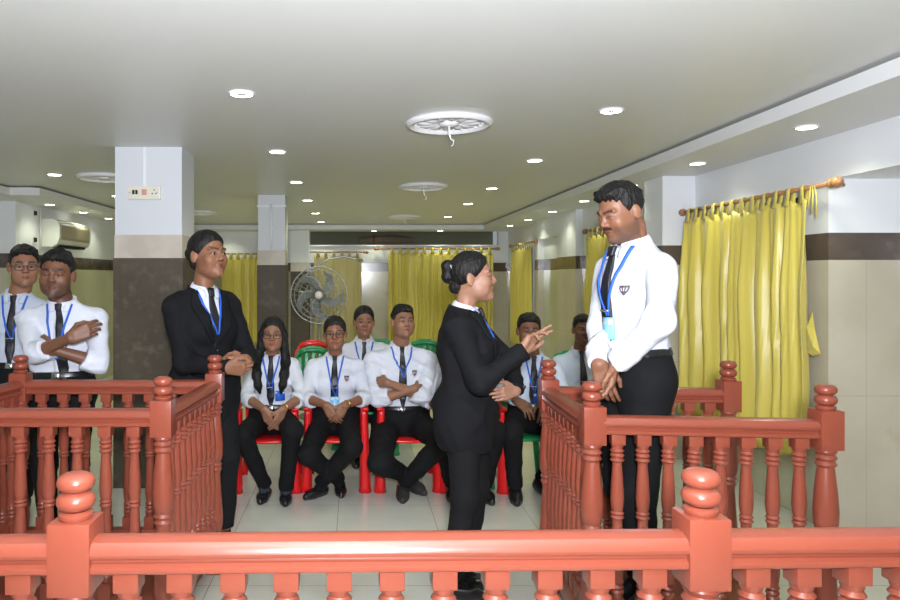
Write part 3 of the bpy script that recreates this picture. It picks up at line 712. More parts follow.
def ik(a, t, l1, l2, pole):
    a = np.asarray(a, float); t = np.asarray(t, float); d = t-a; L_ = np.linalg.norm(d)
    if L_ > (l1+l2)*.995: k = L_/((l1+l2)*.995); l1 *= k; l2 *= k
    L_ = max(L_, abs(l1-l2)*1.02+.01); u = d/np.linalg.norm(d); x = (l1*l1-l2*l2+L_*L_)/(2*L_); h = math.sqrt(max(l1*l1-x*x, 0))
    p = np.asarray(pole, float); p = nrmz(p-u*np.dot(p, u)); return a+u*x+p*h

HL_Y = [-.12, -.09, -.07, -.045, -.02, -.005, .03, .06, .12]
def hair_sdf(style, seed=0):
    men = style in ('short', 'short_flat', 'quiff'); T0 = lambda *a: np.array(a, f32)
    if men:
        top = {'short': .008, 'short_flat': .003, 'quiff': .016}[style]
        cap = U([ell((0, .012, .040), (.0815, .1000, .0935)), ell((0, -.022, .075+top), (.064, .074, .036))], .03)
        hz = [.086, .080, .074, .054, .000, -.024, -.050, -.070, -.085]
    else:
        cap = U([ell((0, .014, .040), (.0830, .1010, .0940))], .02); hz = [.086, .075, .060, .024, -.008, -.020, -.045, -.060, -.075]
        if style == 'long': hz = [.088, .080, .062, .018, -.04, -.07, -.1, -.12, -.13]
    wr = wrinkle(seed+11, .0085 if men else .0030, 2.2 if men else 2.0, (1, 1, 1) if men else (1, .45, 1))
    rs = np.random.RandomState(seed+2); jit = [(rs.uniform(90, 420), rs.uniform(0, 6.28), rs.uniform(.0008, .0030)) for _ in range(6)]
    fs = []
    if style == 'bun': fs = [ell((0, .118, .018), (.040, .034, .040)), ell((0, .090, -.03), (.04, .03, .035))]
    if style == 'bun_high': fs = [ell((0, .116, .062), (.038, .034, .034)), ell((.004, .120, .012), (.034, .030, .034)), ell((0, .118, .036), (.030, .03, .034)), ell((0, .085, -.040), (.042, .034, .034))]
    if style == 'low': fs = [ell((0, .085, -.04), (.05, .03, .05))]
    def f(p):
        w_ = wr(p); x = np.abs(p[:, 0])
        line = np.interp(p[:, 1], HL_Y, hz)
        front = np.clip((-.03-p[:, 1])/.04, 0, 1)
        line = line+front*(np.where(x > .02, (x-.02)*.12, 0)-(0 if men else .004)*(x < .004))
        for k, a, m in jit: line = line+m*np.sin(p[:, 0]*k+a+p[:, 1]*k*.7)*(1.6 if men else .5)
        gd = (p[:, 2]-line).astype(f32)*.75                     # distance above the hairline
        d = cap(p)-w_
        thin = np.clip(.0105-gd*(.45 if men else .34), 0, .0105)*(1 if not men else (1-.55*front))
        d = d+thin
        if not men and style != 'long':
            part = np.maximum(.0035-x, 0)*(p[:, 2] > .05)*(p[:, 1] < .02); d = d+part*1.2
        k = .004; h = np.maximum(k-np.abs(d+gd), 0)/k; d = np.maximum(d, -gd)+h*h*k*.25
        for e in fs: d = smin(d, e(p)-w_*1.2, .008)
        ear = np.minimum(np.linalg.norm(p-T0(.082, .010, -.010), axis=1), np.linalg.norm(p-T0(-.082, .010, -.010), axis=1))-.027
        if style != 'long': d = np.maximum(d, -ear)
        return d
    return f

def project(f, R, o, xz, y0=-.5, steps=46):
    """march along local +Y (from the front of the chest) onto f; returns world points and normals"""
    q = np.array([[x, y0, z] for x, z in xz], float); d0 = R@V(0, 1, 0); p = o+q@R.T
    for _ in range(steps): p = p+d0*np.clip(f(p.astype(f32)), -.05, .05)[:, None].astype(float)*.85
    e = .006; n = np.stack([(f((p+V(*dv)*e).astype(f32))-f((p-V(*dv)*e).astype(f32))) for dv in ((1, 0, 0), (0, 1, 0), (0, 0, 1))], 1)
    n = n/(np.linalg.norm(n, axis=1)[:, None]+1e-9)
    return p, n
def ribbon(f, R, o, path, widths, lift=.004, thick=.003, nu=24, nv=3):
    """flat band along path [(x,z)..] laid on surface f"""
    path = np.array(path, float); L_ = np.r_[0, np.cumsum(np.linalg.norm(np.diff(path, axis=0), axis=1))]; L_ /= L_[-1]
    u = np.linspace(0, 1, nu+1); cx = np.interp(u, L_, path[:, 0]); cz = np.interp(u, L_, path[:, 1]); w_ = np.interp(u, np.linspace(0, 1, len(widths)), widths)
    tx = np.gradient(cx); tz = np.gradient(cz); n = np.hypot(tx, tz)+1e-9; sx, sz = tz/n, -tx/n
    xz = []
    for j in range(nv+1):
        s = (j/nv-.5)*2
        for i in range(nu+1): xz.append((cx[i]+sx[i]*w_[i]*s, cz[i]+sz[i]*w_[i]*s))
    p, nn = project(f, R, o, xz); fw = R@V(0, -1, 0)
    mid = p.reshape(nv+1, nu+1, 3).copy()
    nn = nrm_rows(nn+fw*.8)
    a = p+nn*(lift+thick); b = p+nn*(lift-.004); m = nu+1
    v = np.concatenate([a, b]); N_ = len(a); fc = []
    for j in range(nv):
        for i in range(nu): q = (j*m+i, (j+1)*m+i, (j+1)*m+i+1, j*m+i+1); fc.append(q); fc.append(tuple(k+N_ for k in q[::-1]))
    for i in range(nu): fc.append((i, i+1, i+1+N_, i+N_)); k = nv*m; fc.append((k+i+1, k+i, k+i+N_, k+i+1+N_))
    for j in range(nv): fc.append((j*m, j*m+N_, (j+1)*m+N_, (j+1)*m)); k = nu; fc.append((j*m+k, (j+1)*m+k, (j+1)*m+k+N_, j*m+k+N_))
    return v, np.array(fc)
def nrm_rows(a): return a/(np.linalg.norm(a, axis=1)[:, None]+1e-9)

SK = {'light': (.31, .155, .098), 'mid': (.235, .105, .058), 'dark': (.172, .076, .043), 'tan': (.27, .130, .076)}
def person(label, fig, pel, neck, yaw, head, hyaw, hpitch=0, hroll=0, hs=1.0, wd=1.0, skin='mid', floor=0.0, lw=None, rw=None, lpole=None, rpole=None,
           lank=None, rank=None, toes=(None, None), lknee=None, rknee=None, outfit='shirt', sleeve='long', hair='short', glasses=False, beard=0, mus=0, lhand=None, rhand=None,
           hres=.003, tie=True, lan=True, card=None, crest=None, seed=0, group=None, shirt='shirt', socks=False, earring=False, eyeopen=1.0, gaze=(0, -1, 0), loose=1.0,
           lipc=None, arml=1.0, legl=1.0, watch=None, depth=1.0, legpole=None, sh_y=0, tiebar=True, shoe='shoe', tie_x=0.0, stand=False, swl=None, tie_end=.10):
    fem = fig == 'f'; pel = np.asarray(pel, float); neck = np.asarray(neck, float); head = np.asarray(head, float)
    up = nrmz(neck-pel); T = np.linalg.norm(neck-pel)/.50             # torso scale
    y = R_(yaw); fwd = V(math.sin(y), -math.cos(y), 0); fwd = nrmz(fwd-up*np.dot(fwd, up)); left = np.cross(up, fwd)
    R = np.stack([left, -fwd, up], 1)
    def W(x, yy, z): return pel+R@V(x*T*wd, yy*T*depth, z*T)
    root = empty('person', (pel[0], pel[1], floor), label, 'person', group)
    sw = .146 if fem else .166
    shL, shR = W(sw, .012+sh_y, .402), W(-sw, .012+sh_y, .402)
    ua, fa = .285*T*arml, .245*T*arml
    elL = ik(shL, lw, ua, fa, lpole if lpole is not None else -fwd+left*.3); elR = ik(shR, rw, ua, fa, rpole if rpole is not None else -fwd-left*.3)
    hw = .082
    hpL, hpR = W(hw, 0, 0), W(-hw, 0, 0); th, sn = .44*T*legl, .42*T*legl
    if stand:
        k_ = max(np.linalg.norm(hpL-lank), np.linalg.norm(hpR-rank))*1.004; th, sn = k_*.51, k_*.49
    kp = fwd if legpole is None else V(*legpole)
    knL = ik(hpL, lank, th, sn, kp if lknee is None else V(*lknee)); knR = ik(hpR, rank, th, sn, kp if rknee is None else V(*rknee))
    Rt = R.astype(f32)
    def TE(c, r, o): return ell(W(*c), ((r[0]*wd*T+o), (r[1]*T*depth+o), (r[2]*T+o)), R)
    def torso(o, k=.05, wide=0, bust=1):
        w_ = -.012 if fem else 0
        L_ = [TE((0, .005, .02), (.158-w_*.3, .112, .125), o), TE((0, 0, .17), (.128+w_+wide, .092, .13), o), TE((0, .008, .305), (.150+w_, .106, .150), o),
              cone(W(-.025, .016, .440), W(-.135, .014, .408), .050*T+o, .044*T+o), cone(W(.025, .016, .440), W(.135, .014, .408), .050*T+o, .044*T+o), cone(W(0, .018, .44), W(0, .012, .50), .062*T+o, .050*T+o)]
        if fem and bust: L_ += [TE((.066, -.066, .295), (.052, .050, .055), o), TE((-.066, -.066, .295), (.052, .050, .055), o)]
        return U(L_, k)
    aT = T*.5+.5
    # ---------------- body: one mesh
    RH = rotz(R_(hyaw))@rotx(R_(-hpitch))@roty(R_(hroll)); hc = head
    hsd = loc(head_sdf(fem, eyeopen), hc, RH, hs)
    nb = W(0, .015, .46); nt = hc+RH@V(0, .030, -.070)*hs; nr = (.046 if fem else .056)*hs
    neckc = cone(nb, nt, nr*1.12, nr)
    HN = lambda p: smin(hsd(p), neckc(p), .022)
    vv, ff = snet(HN, hc-.16*hs-V(0, 0, .06), hc+.16*hs, hres)
    parts = [(vv, ff)]; q = (vv-hc)@RH/hs; sk = np.array(SK[skin]); cols = [head_color(q, sk, fem, beard, lipc=lipc, mus=mus)]
    hands = []
    for side, wri, el, hh in (('L', lw, elL, lhand), ('R', rw, elR, rhand)):
        hh = dict(hh or {}); D = nrmz(hh.pop('D', wri-el)); Nn = hh.pop('N', None); hsz = hh.pop('s', (.93 if fem else 1.0)*hs)
        if Nn is None: Nn = (R@V(-1 if side == 'L' else 1, 0, 0))*.8+V(0, 0, -.1)
        hf, at = hand_sdf(np.asarray(wri, float), D, Nn, side == 'R', hsz, **hh)
        fore = cone(el, wri, .040*aT, .0245*aT); A = lambda p, hf=hf, fore=fore: smin(hf(p), fore(p), .014)
        mid = wri+D*.08
        lo = np.minimum(mid-.13, np.minimum(wri, el)-.05); hi = np.maximum(mid+.13, np.maximum(wri, el)+.05)
        v2, f2 = snet(A, lo, hi, hres*.95); parts.append((v2, f2)); c2 = np.tile(sk, (len(v2), 1)).astype(f32); cols.append(c2)
    legs = U([cone(hpL, knL, .080*T, .052*T), cone(knL, lank, .052*T, .036*T), cone(hpR, knR, .080*T, .052*T), cone(knR, rank, .052*T, .036*T)], .02)
    arms = U([cone(shL, elL, .050*aT, .040*aT), cone(shR, elR, .050*aT, .040*aT)], .02)
    to = torso(-.012); BD = lambda p: smin(smin(to(p), legs(p), .04), arms(p), .03)
    allp = np.array([pel, neck, elL, elR, knL, knR, lank, rank, shL, shR])
    parts.append(snet(BD, allp.min(0)-.14, allp.max(0)+.14, .016)); cols.append(np.tile(sk, (len(parts[-1][0]), 1)).astype(f32))
    bv, bf = merge(*parts); mk('body', bv, bf, M['skin'], root, col=np.concatenate(cols))
    # ---------------- eyes
    for s in (1, -1):
        W_, fc, cc = uvsphere(hc+RH@V(s*.031, -.0742, .0035)*hs, .0120*hs, RH, 10, gaze); mk('eye', W_, fc, M['eye'], root, col=cc)
    # ---------------- hair
    hf = loc(hair_sdf(hair, seed), hc, RH, hs)
    if hair == 'long':
        ch = []
        for s in (1, -1):
            pts = [hc+RH@V(s*.052, -.015, .07)*hs, hc+RH@V(s*.078, -.012, .0)*hs, hc+RH@V(s*.080, -.005, -.075)*hs, W(s*.098, -.05, .44), W(s*.095, -.115, .36), W(s*.082, -.135, .275), W(s*.070, -.14, .22)]
            rr = [.024, .026, .030, .036, .034, .028, .012]
            ch += [cone(pts[i], pts[i+1], rr[i], rr[i+1]) for i in range(6)]
        lk = U(ch, .02); wv = wrinkle(seed+3, .007, 1.2, (1.6, 1.6, .35)); h0 = hf; hf = lambda p: smin(h0(p), lk(p)-wv(p), .02)
        hv, hfc = snet(hf, np.minimum(hc-.17, W(0, 0, .18)-V(.2, .3, 0)), np.maximum(hc+.17, W(0, 0, .5)+V(.2, .1, 0)), .0045)
    else: hv, hfc = snet(hf, hc-.20*hs, hc+.20*hs, hres*1.1)
    ho = mk('hair', hv, hfc, M['hair'], root)
    if hair == 'bun_high':
        g = G(); g.tube([hc+RH@V(.045*math.cos(t), .092+.012*math.sin(t), .035+.048*math.sin(t))*hs for t in np.linspace(0, 2*PI, 24)[:-1]], .004, 6, True); g.build('hair_band', M['card_w'], ho, smooth=True)
    if earring:
        for s in (1, -1): G().lathe([(.001, -.004), (.004, -.002), (.005, .002), (.001, .004)], tuple(hc+RH@V(s*.087, .008, -.034)*hs), 8).build('earring', M['gold'], root, smooth=True)
    if glasses:
        g = G()
        for s in (1, -1):
            g.tube([hc+RH@V(s*.034+.0235*np.sign(math.cos(t))*abs(math.cos(t))**.7, -.102+.10*abs(s*.034+.0235*math.cos(t))**1.5, .001+.0175*np.sign(math.sin(t))*abs(math.sin(t))**.7)*hs for t in np.linspace(0, 2*PI, 25)[:-1]], .0019*hs, 6, True)
            g.tube([hc+RH@V(s*.058, -.098, .006)*hs, hc+RH@V(s*.078, -.04, .006)*hs, hc+RH@V(s*.082, .01, .008)*hs], .0017*hs, 6)
        g.tube([hc+RH@V(-.012, -.102, .006)*hs, hc+RH@V(0, -.105, .009)*hs, hc+RH@V(.012, -.102, .006)*hs], .0018*hs, 6)
        go = g.build('glasses', M['frame'], root, smooth=True)
    # ---------------- trousers
    tw = .012; flare = .054 if outfit == 'suit' else .050
    if fem and outfit != 'suit': flare = .046
    def leg(hp, kn, an):
        dn = nrmz(an-kn); ce = an+dn*-.005
        return [cone(hp, kn, .088*T+tw*.3, .058*T+tw), cone(kn, an+dn*.03, .058*T+tw, flare, clip=(ce, dn))]
    hipf = U([TE((0, .005, .02), (.158, .112, .125), .010), TE((0, 0, .10), (.138, .100, .10), .008)], .04)
    lg = leg(hpL, knL, lank)+leg(hpR, knR, rank); wr1 = wrinkle(seed+5, .010, .8)
    LL = U(lg[:2], .03); LR = U(lg[2:], .03)
    wz = (W(0, 0, .118), up)
    def TR(p):
        d = smin(smin(LL(p), LR(p), .012), hipf(p), .05)-wr1(p)*.8
        return np.maximum(d, ((p-wz[0].astype(f32))@wz[1].astype(f32)))
    allp = np.array([pel, pel+up*.2, knL, knR, lank, rank])
    tv, tf = snet(TR, allp.min(0)-.17, allp.max(0)+.17, .0085); mk('trousers', tv, tf, M['trouser'], root)
    # ---------------- shirt
    tf_ = torso(.010 if outfit == 'suit' else .016, .05, .012*loose if not fem else 0); wr2 = wrinkle(seed+7, .013, .8)
    hem = W(0, 0, .112 if outfit == 'shirt' else .10)
    sl = []
    if outfit == 'shirt':
        for sh, el, wri in ((shL, elL, lw), (shR, elR, rw)):
            d = nrmz(wri-el); Lf = np.linalg.norm(wri-el); e = wri-d*.012 if sleeve == 'long' else el+d*Lf*.30
            rl = .036 if sleeve == 'long' else .050
            sl.append(cone(sh, el, .056*aT*loose, .050*aT*loose)); sl.append(cone(el, e+d*.03, .050*aT*loose, rl*aT, clip=(e, d)))
            if sleeve != 'long': sl.append(inter(cone(e-d*.05, e+d*.02, .055*aT, .053*aT, clip=(e, d)), lambda p, e=e, d=d: -((p-(e-d*.045).astype(f32))@d.astype(f32))))
            else: sl.append(inter(cone(e-d*.06, e+d*.02, .037*aT, .036*aT, clip=(e, d)), lambda p, e=e, d=d: -((p-(e-d*.055).astype(f32))@d.astype(f32))))
    slf = U(sl, .025) if sl else None
    nkc = W(0, .012, .520)
    def SHc(p):
        d = tf_(p)
        d = np.maximum(d, -((p-hem.astype(f32))@up.astype(f32)))
        if slf is not None: d = smin(d, slf(p), .028)
        d = d-wr2(p)*(1 if outfit == 'shirt' else .2)
        return np.maximum(d, ((p-nkc.astype(f32))@nrmz(up*1+fwd*.45).astype(f32)))
    ext = [pel, neck]+([elL, elR, lw, rw, shL, shR] if slf is not None else [shL, shR])
    ext = np.array(ext)
    sv, sf = snet(SHc, ext.min(0)-.15, ext.max(0)+.15, .007); so = mk('shirt', sv, sf, M[shirt], root)
    # collar
    cb = W(0, .016, .462); ct = W(0, .004, .525); cr = nr*1.22
    def COL(p):
        q = (p-pel.astype(f32))@Rt; o = cone(cb, ct, cr*1.16, cr*.98)(p)
        d = np.maximum(o, -(o+.006)); d = np.maximum(d, (q[:, 2]+.30*(-q[:, 1]))-.520*T); d = np.maximum(d, .445*T-q[:, 2])
        notch = np.maximum(np.abs(q[:, 0])-(q[:, 2]-.475*T)*.55, q[:, 1]); return np.maximum(d, -notch)
    cv, cf = snet(COL, cb-.13, ct+.13, .0035); 
    if len(cv): 
        for s in (1, -1):
            a_, b_ = ribbon(SHc, R, pel, [(s*.056*T, .497*T), (s*.044*T, .478*T), (s*.034*T, .448*T)], [.010, .020, .012], .006, .004, 8, 3); cv, cf = merge((cv, cf), (a_, b_))
        mk('collar', cv, cf, M[shirt], so)
    surf = (lambda p: tf_(p)-wr2(p)) if outfit == 'shirt' else SHc
    if outfit == 'shirt':
        # placket and belt
        a_, b_ = ribbon(SHc, R, pel, [(0.0, .46*T), (0, .125*T)], [.014, .014], .001, .002, 30, 2); mk('placket', a_, b_, M[shirt], so)
        bl = U([TE((0, .005, .02), (.158, .112, .125), .010), TE((0, 0, .10), (.138, .100, .10), .008)], .04)
        def BE(p): z = (p-pel.astype(f32))@up.astype(f32); return np.maximum(bl(p)-.007, np.abs(z-.108*T)-.017)
        b1, b2 = snet(BE, W(0, 0, .1)-.24, W(0, 0, .1)+.24, .006); bo = mk('belt', b1, b2, M['shoe'], root)
        a_, b_ = ribbon(BE, R, pel, [(-.022, .108*T), (.022, .108*T)], [.016, .016], .001, .003, 4, 3); mk('buckle', a_, b_, M['metal'], bo)
    else:
        tj = torso(.020, .055, .018); hips = U([TE((0, .006, -.03), (.168, .122, .13), .018), TE((0, .004, -.13), (.158, .118, .13), .018)], .05); wr3 = wrinkle(seed+9, .017, .75)
        js = []
        for sh, el, wri in ((shL, elL, lw), (shR, elR, rw)):
            d = nrmz(wri-el); js.append(cone(sh, el, .060*aT, .052*aT)); js.append(cone(el, wri+d*.04, .052*aT, .042*aT, clip=(wri+d*.012, d))); js.append(cone(W(*(np.sign(np.dot(sh-pel, left))*.05, .015, .437)), sh, .050*T, .054*aT))
        jsf = U(js, .025); hz = W(0, 0, -.20); jl = jsf
        def JK(p):
            q = (p-pel.astype(f32))@Rt/f32(T)
            d = smin(smin(tj(p), hips(p), .06), jsf(p), .030)-wr3(p)
            d = np.maximum(d, -((p-hz.astype(f32))@up.astype(f32)))
            w_ = np.interp(q[:, 2], [.21, .23, .44, .50, .56], [-.02, .004, .050, .060, .075]).astype(f32)
            wedge = np.maximum(np.abs(q[:, 0])-w_, q[:, 1]+.010)*T
            d = np.maximum(d, -wedge)
            top = (p-W(0, .02, .505).astype(f32))@nrmz(up+fwd*.2).astype(f32); d = np.maximum(d, top)
            return d
        ext = np.array([pel, neck, elL, elR, lw, rw, shL, shR, pel-up*.25]); jv, jf = snet(JK, ext.min(0)-.16, ext.max(0)+.16, .0075); jo = mk('jacket', jv, jf, M['suit'], root)
        JF = lambda p: smin(smin(tj(p), hips(p), .06), jsf(p), .030)-wr3(p)
        for s in (1, -1):
            a_, b_ = ribbon(JF, R, pel, [(s*.068*T*wd, .485*T), (s*.075*T*wd, .43*T), (s*.055*T*wd, .34*T), (s*.012*T*wd, .225*T)], [.012, .030, .026, .006], .004, .005, 22, 4); mk('lapel', a_, b_, M['suit'], jo)
            a_, b_ = ribbon(JF, R, pel, [(s*.045*T, .07*T), (s*.125*T, .075*T)], [.010, .010], .001, .004, 10, 2); mk('pocket_flap', a_, b_, M['suit'], jo)
        for z in (.19, .12):
            pp, nn = project(JF, R, pel, [(.008, z*T)]); G().lathe([(.001, -.006), (.009, -.004), (.010, 0), (.001, .004)], tuple(pp[0]+fwd*.004), 10, 'y').build('button', M['frame'], jo, smooth=True)
        # shirt cuffs peeping out
    if tie:
        e = tie_end if outfit == 'shirt' else .20
        a_, b_ = ribbon(surf, R, pel, [(0, .492*T), (0, .455*T)], [.017, .013], .012, .010, 6, 3)
        a2, b2 = ribbon(surf, R, pel, [(0, .462*T), (tie_x*.3, .40*T), (tie_x, e*T+.03), (tie_x, e*T)], [.013, .021, .028, .027, .004], .007, .004, 36, 4)
        v_, f_ = merge((a_, b_), (a2, b2)); to_ = mk('tie', v_, f_, M['tie'], root)
        if tiebar and outfit == 'shirt':
            a_, b_ = ribbon(surf, R, pel, [(tie_x*.8-.026, .26*T), (tie_x*.8+.020, .26*T)], [.0035, .0035], .014, .003, 4, 1); mk('tie_clip', a_, b_, M['metal'], to_)
    if lan:
        vz = .215 if lan is True else lan
        if outfit == 'suit': vz = max(vz, .26)
        g1 = [ribbon(surf, R, pel, [(s*.062*T, .488*T), (s*.050*T, .42*T), (s*.020*T, (vz+.06)*T), (s*.003+.012, vz*T)], [.0055, .0055, .005, .004], .013, .002, 30, 1) for s in (1, -1)]
        gb = cone(W(0, .04, .50), W(0, .03, .515), .0, .0)
        v_, f_ = merge(*g1); lo_ = mk('lanyard', v_, f_, M['lan'], root)
        if card:
            cz = vz-.045; cx_ = card[0]
            a_, b_ = ribbon(surf, R, pel, [(cx_+.012, (vz-.005)*T), (cx_+.012, (vz-.085)*T)], [.030, .030], .016, .003, 6, 2); co = mk('id_card', a_, b_, M[card[1]], lo_)
            a_, b_ = ribbon(surf, R, pel, [(cx_+.012, (vz-.012)*T), (cx_+.012, (vz-.030)*T)], [.027, .027], .019, .001, 3, 1); mk('card_header', a_, b_, M['lan' if card[1] == 'card_w' else 'card_w'], co)
    if crest:
        cx_, cz_ = crest
        a_, b_ = ribbon(surf, R, pel, [(cx_, cz_*T+.017), (cx_, cz_*T+.004), (cx_, cz_*T-.010), (cx_, cz_*T-.022)], [.017, .018, .013, .002], .003, .001, 12, 2); co = mk('badge', a_, b_, M['crest'], so)
        k = [ribbon(surf, R, pel, [(cx_-.011+i*.011, cz_*T+.008), (cx_-.008+i*.008, cz_*T-.006)], [.002, .002], .0045, .001, 4, 1) for i in range(3)]
        k.append(ribbon(surf, R, pel, [(cx_-.022, cz_*T-.008), (cx_-.012, cz_*T-.022), (cx_, cz_*T-.028), (cx_+.012, cz_*T-.022), (cx_+.022, cz_*T-.008)], [.0022]*5, .004, .001, 12, 1))
        v_, f_ = merge(*k); mk('badge_motif', v_, f_, M['crest_l'], co)
    if watch:
        el, wri = (elL, lw) if watch == 'L' else (elR, rw); d = nrmz(wri-el); c0 = wri-d*.02
        f_w = lambda p: np.maximum(cone(el, wri, .040*aT, .0245*aT)(p)-.005, np.abs((p-c0.astype(f32))@d.astype(f32))-.007)
        a_, b_ = snet(f_w, c0-.06, c0+.06, .003); mk('bracelet', a_, b_, M['gold'], root)
    # ---------------- shoes
    for i, (an, kn) in enumerate(((lank, knL), (rank, knR))):
        ty = toes[i] if toes[i] is not None else yaw; td = V(math.sin(R_(ty)), -math.cos(R_(ty)), 0); gz = an[2]-.085
        tip = V(0, 0, -.055); s_ = .92 if fem else 1.0
        heel = an-td*.030+V(0, 0, -.050); toe = an+td*.145*s_+V(0, 0, -.062); ball = an+td*.085*s_+V(0, 0, -.052)
        low = fem
        fs = [cone(heel, ball, .034*s_, .038*s_), cone(ball, toe, .038*s_, .024*s_)]
        if not low: fs.append(cone(an+V(0, 0, -.02), an+td*.04+V(0, 0, -.045), .042, .040))
        else: fs.append(cone(heel+V(0, 0, .005), an+td*.02+V(0, 0, -.045), .035, .034))
        sf_ = U(fs, .03)
        if low: topc = lambda p, an=an: p[:, 2]-f32(an[2]-.028)
        else: topc = lambda p, an=an: p[:, 2]-f32(an[2]+.012)
        SHO = lambda p, sf_=sf_, gz=gz, topc=topc: np.maximum(np.maximum(sf_(p), gz+.010-p[:, 2]), topc(p))
        a_, b_ = snet(SHO, np.minimum(heel, toe)-.07, np.maximum(heel, toe)+.11, .006); sho = mk('shoe', a_, b_, M[shoe], root)
        SOL = lambda p, sf_=sf_, gz=gz: np.maximum(np.maximum(sf_(p)-.002, p[:, 2]-f32(gz+.014)), gz-p[:, 2])
        a_, b_ = snet(SOL, np.minimum(heel, toe)-.07, np.maximum(heel, toe)+.07, .005); mk('sole', a_, b_, M['sole'], sho)
        if low or socks:
            sk_ = U([cone(kn*.25+an*.75, an+V(0, 0, -.03), .044*T, .037*s_), cone(an+V(0, 0, -.035), an+td*.075+V(0, 0, -.055), .036*s_, .026*s_)], .02)
            a_, b_ = snet(sk_, np.minimum(an-.1, an-.1), an+.16, .007); mk('sock', a_, b_, M['sock' if socks else 'trouser'], root)
    return root
# ------------------------------------------------------------------ moulded plastic chairs
def make_chair(m, label, x, y, rz, group):
    t = empty('plastic_chair', (0, 0, 0), label, 'chair', group)
    # front of the chair is -Y; seat .42 high, back top .92
    def seat(u, v):
        a = (u-.5)*2; b = (v-.5)*2; w_ = .225-.02*max(0, b); x_ = w_*a*(1-.06*b*b*abs(a)); y_ = -.02+.225*b*(1-.05*a*a)
        z = .425-.018*(1-a*a)*(1-b*b)-(.025*max(0, -b-.8)/.2)+.0
        return (x_, y_, z)
    o = G().grid(seat, 14, 14).build('seat', m, t, smooth=True); o.modifiers.new('t', 'SOLIDIFY').thickness = .012
    g = G(); g.tube([(-.205, -.235, .412), (-.1, -.252, .405), (0, -.256, .402), (.1, -.252, .405), (.205, -.235, .412)], .013, 8); g.build('seat_lip', m, t, smooth=True)
    for s in (-1, 1):                                                 # wide fluted front legs running up to the armrest
        def fl(u, v, s=s):
            z = .64-(.64)*v; wv = .038+.018*v+(.008 if v > .98 else 0); cx_ = s*(.232+.012*v); cy_ = -.195-.03*v
            return (cx_+s*wv*(u-.5)*1.7, cy_+.008*math.cos(u*4*PI)-.03*abs(u-.5)*2*-1, z)
        o = G().grid(fl, 18, 14).build('leg', m, t, smooth=True); o.modifiers.new('t', 'SOLIDIFY').thickness = .008
        def bl(u, v, s=s):
            z = .43-.43*v; return (s*(.20+.05*v)+s*.055*(u-.5), .20+.06*v+.018*math.cos((u-.5)*PI), z)
        o = G().grid(bl, 8, 8).build('leg', m, t, smooth=True); o.modifiers.new('t', 'SOLIDIFY').thickness = .008
        def ar(u, v, s=s):
            yy = -.225+.43*v; return (s*(.245-.012*v)+s*.055*(u-.5), yy, .642+.010*math.sin(PI*u)+.03*v)
        o = G().grid(ar, 6, 10).build('armrest', m, t, smooth=True); o.modifiers.new('t', 'SOLIDIFY').thickness = .014
    g = G()
    g.tube([(-.215, .19, .40), (-.222, .225, .60), (-.205, .27, .80), (-.15, .290, .895), (-.06, .297, .925), (.06, .297, .925), (.15, .290, .895), (.205, .27, .80), (.222, .225, .60), (.215, .19, .40)], .016, 8)
    g.build('back_frame', m, t, smooth=True)
    for i in range(5):
        xx = (i-2)*.075
        def sl(u, v, xx=xx):
            z = .46+.44*v; yy = np.interp(z, [.4, .6, .8, .925], [.195, .228, .270, .295])+.02*(1-(xx/.2)**2); return (xx+(.030+.01*math.sin(PI*v))*(u-.5)*2, yy, min(z, .905-.10*(abs(xx)/.2)**2))
        o = G().grid(sl, 3, 10).build('back_slat', m, t, smooth=True); o.modifiers.new('t', 'SOLIDIFY').thickness = .008
    g = G()
    g.tube([(-.16, .28, .87), (-.08, .30, .895), (0, .305, .90), (.08, .30, .895), (.16, .28, .87)], .028, 8); g.build('top_rail', m, t, smooth=True)
    for ch in t.children:
        for v in ch.data.vertices: v.co.x *= .84; v.co.z *= .91
    t.location = (x, y, 0); t.rotation_euler = (0, 0, rz); return t
def copy_tree(o, parent=None):
    c = o.copy(); COL.objects.link(c)
    if parent is not None: c.parent = parent
    for ch in [q for q in bpy.data.objects if q.parent == o]: copy_tree(ch, c)
    return c
GR, GG = 'red plastic armchairs', 'green plastic armchairs'
cr = make_chair(M['red'], 'red plastic chair under the seated woman with long loose hair', -.62, 5.05, .02, GR)
cg = make_chair(M['green'], 'green plastic chair under the man half hidden by the pointing hand', 1.17, 5.12, -.1, GG)
bpy.context.view_layer.update()
for proto, rows in ((cr, [(-.13, 5.07, -.02, 'red plastic chair under the seated woman with glasses and tied hair'),
                          (.375, 5.07, .02, 'red plastic chair under the seated man with crossed arms'),
                          (.83, 5.05, -.04, 'red plastic chair half hidden behind the standing woman in the middle'),
                          (-.43, 6.88, 0, 'empty red plastic chair in the second row, left end')]),
                    (cg, [(-.375, 6.25, .05, 'green plastic chair in the second row behind the seated woman with glasses'),
                          (.125, 6.08, .02, 'green plastic chair under the woman sitting in the second row'),
                          (.26, 7.0, 0, 'green plastic chair back just left of the head of the seated man with crossed arms'),
                          (.73, 7.0, 0, 'green plastic chair back showing beside the standing woman in the middle'),
                          (1.86, 5.85, -.1, 'green plastic chair under the man sitting behind the dock corner')])):
    for x, y, rz, l in rows:
        c = copy_tree(proto); c.location = (x, y, 0); c.rotation_euler = (0, 0, rz); c['label'] = l
# ------------------------------------------------------------------ people
def FP(px, Z, fl=0.0, up=.085): return V((px-VX)/F*Z, Z, fl+up)     # ankle above the floor
GS, GST = 'people sitting on the plastic chairs', 'people standing'
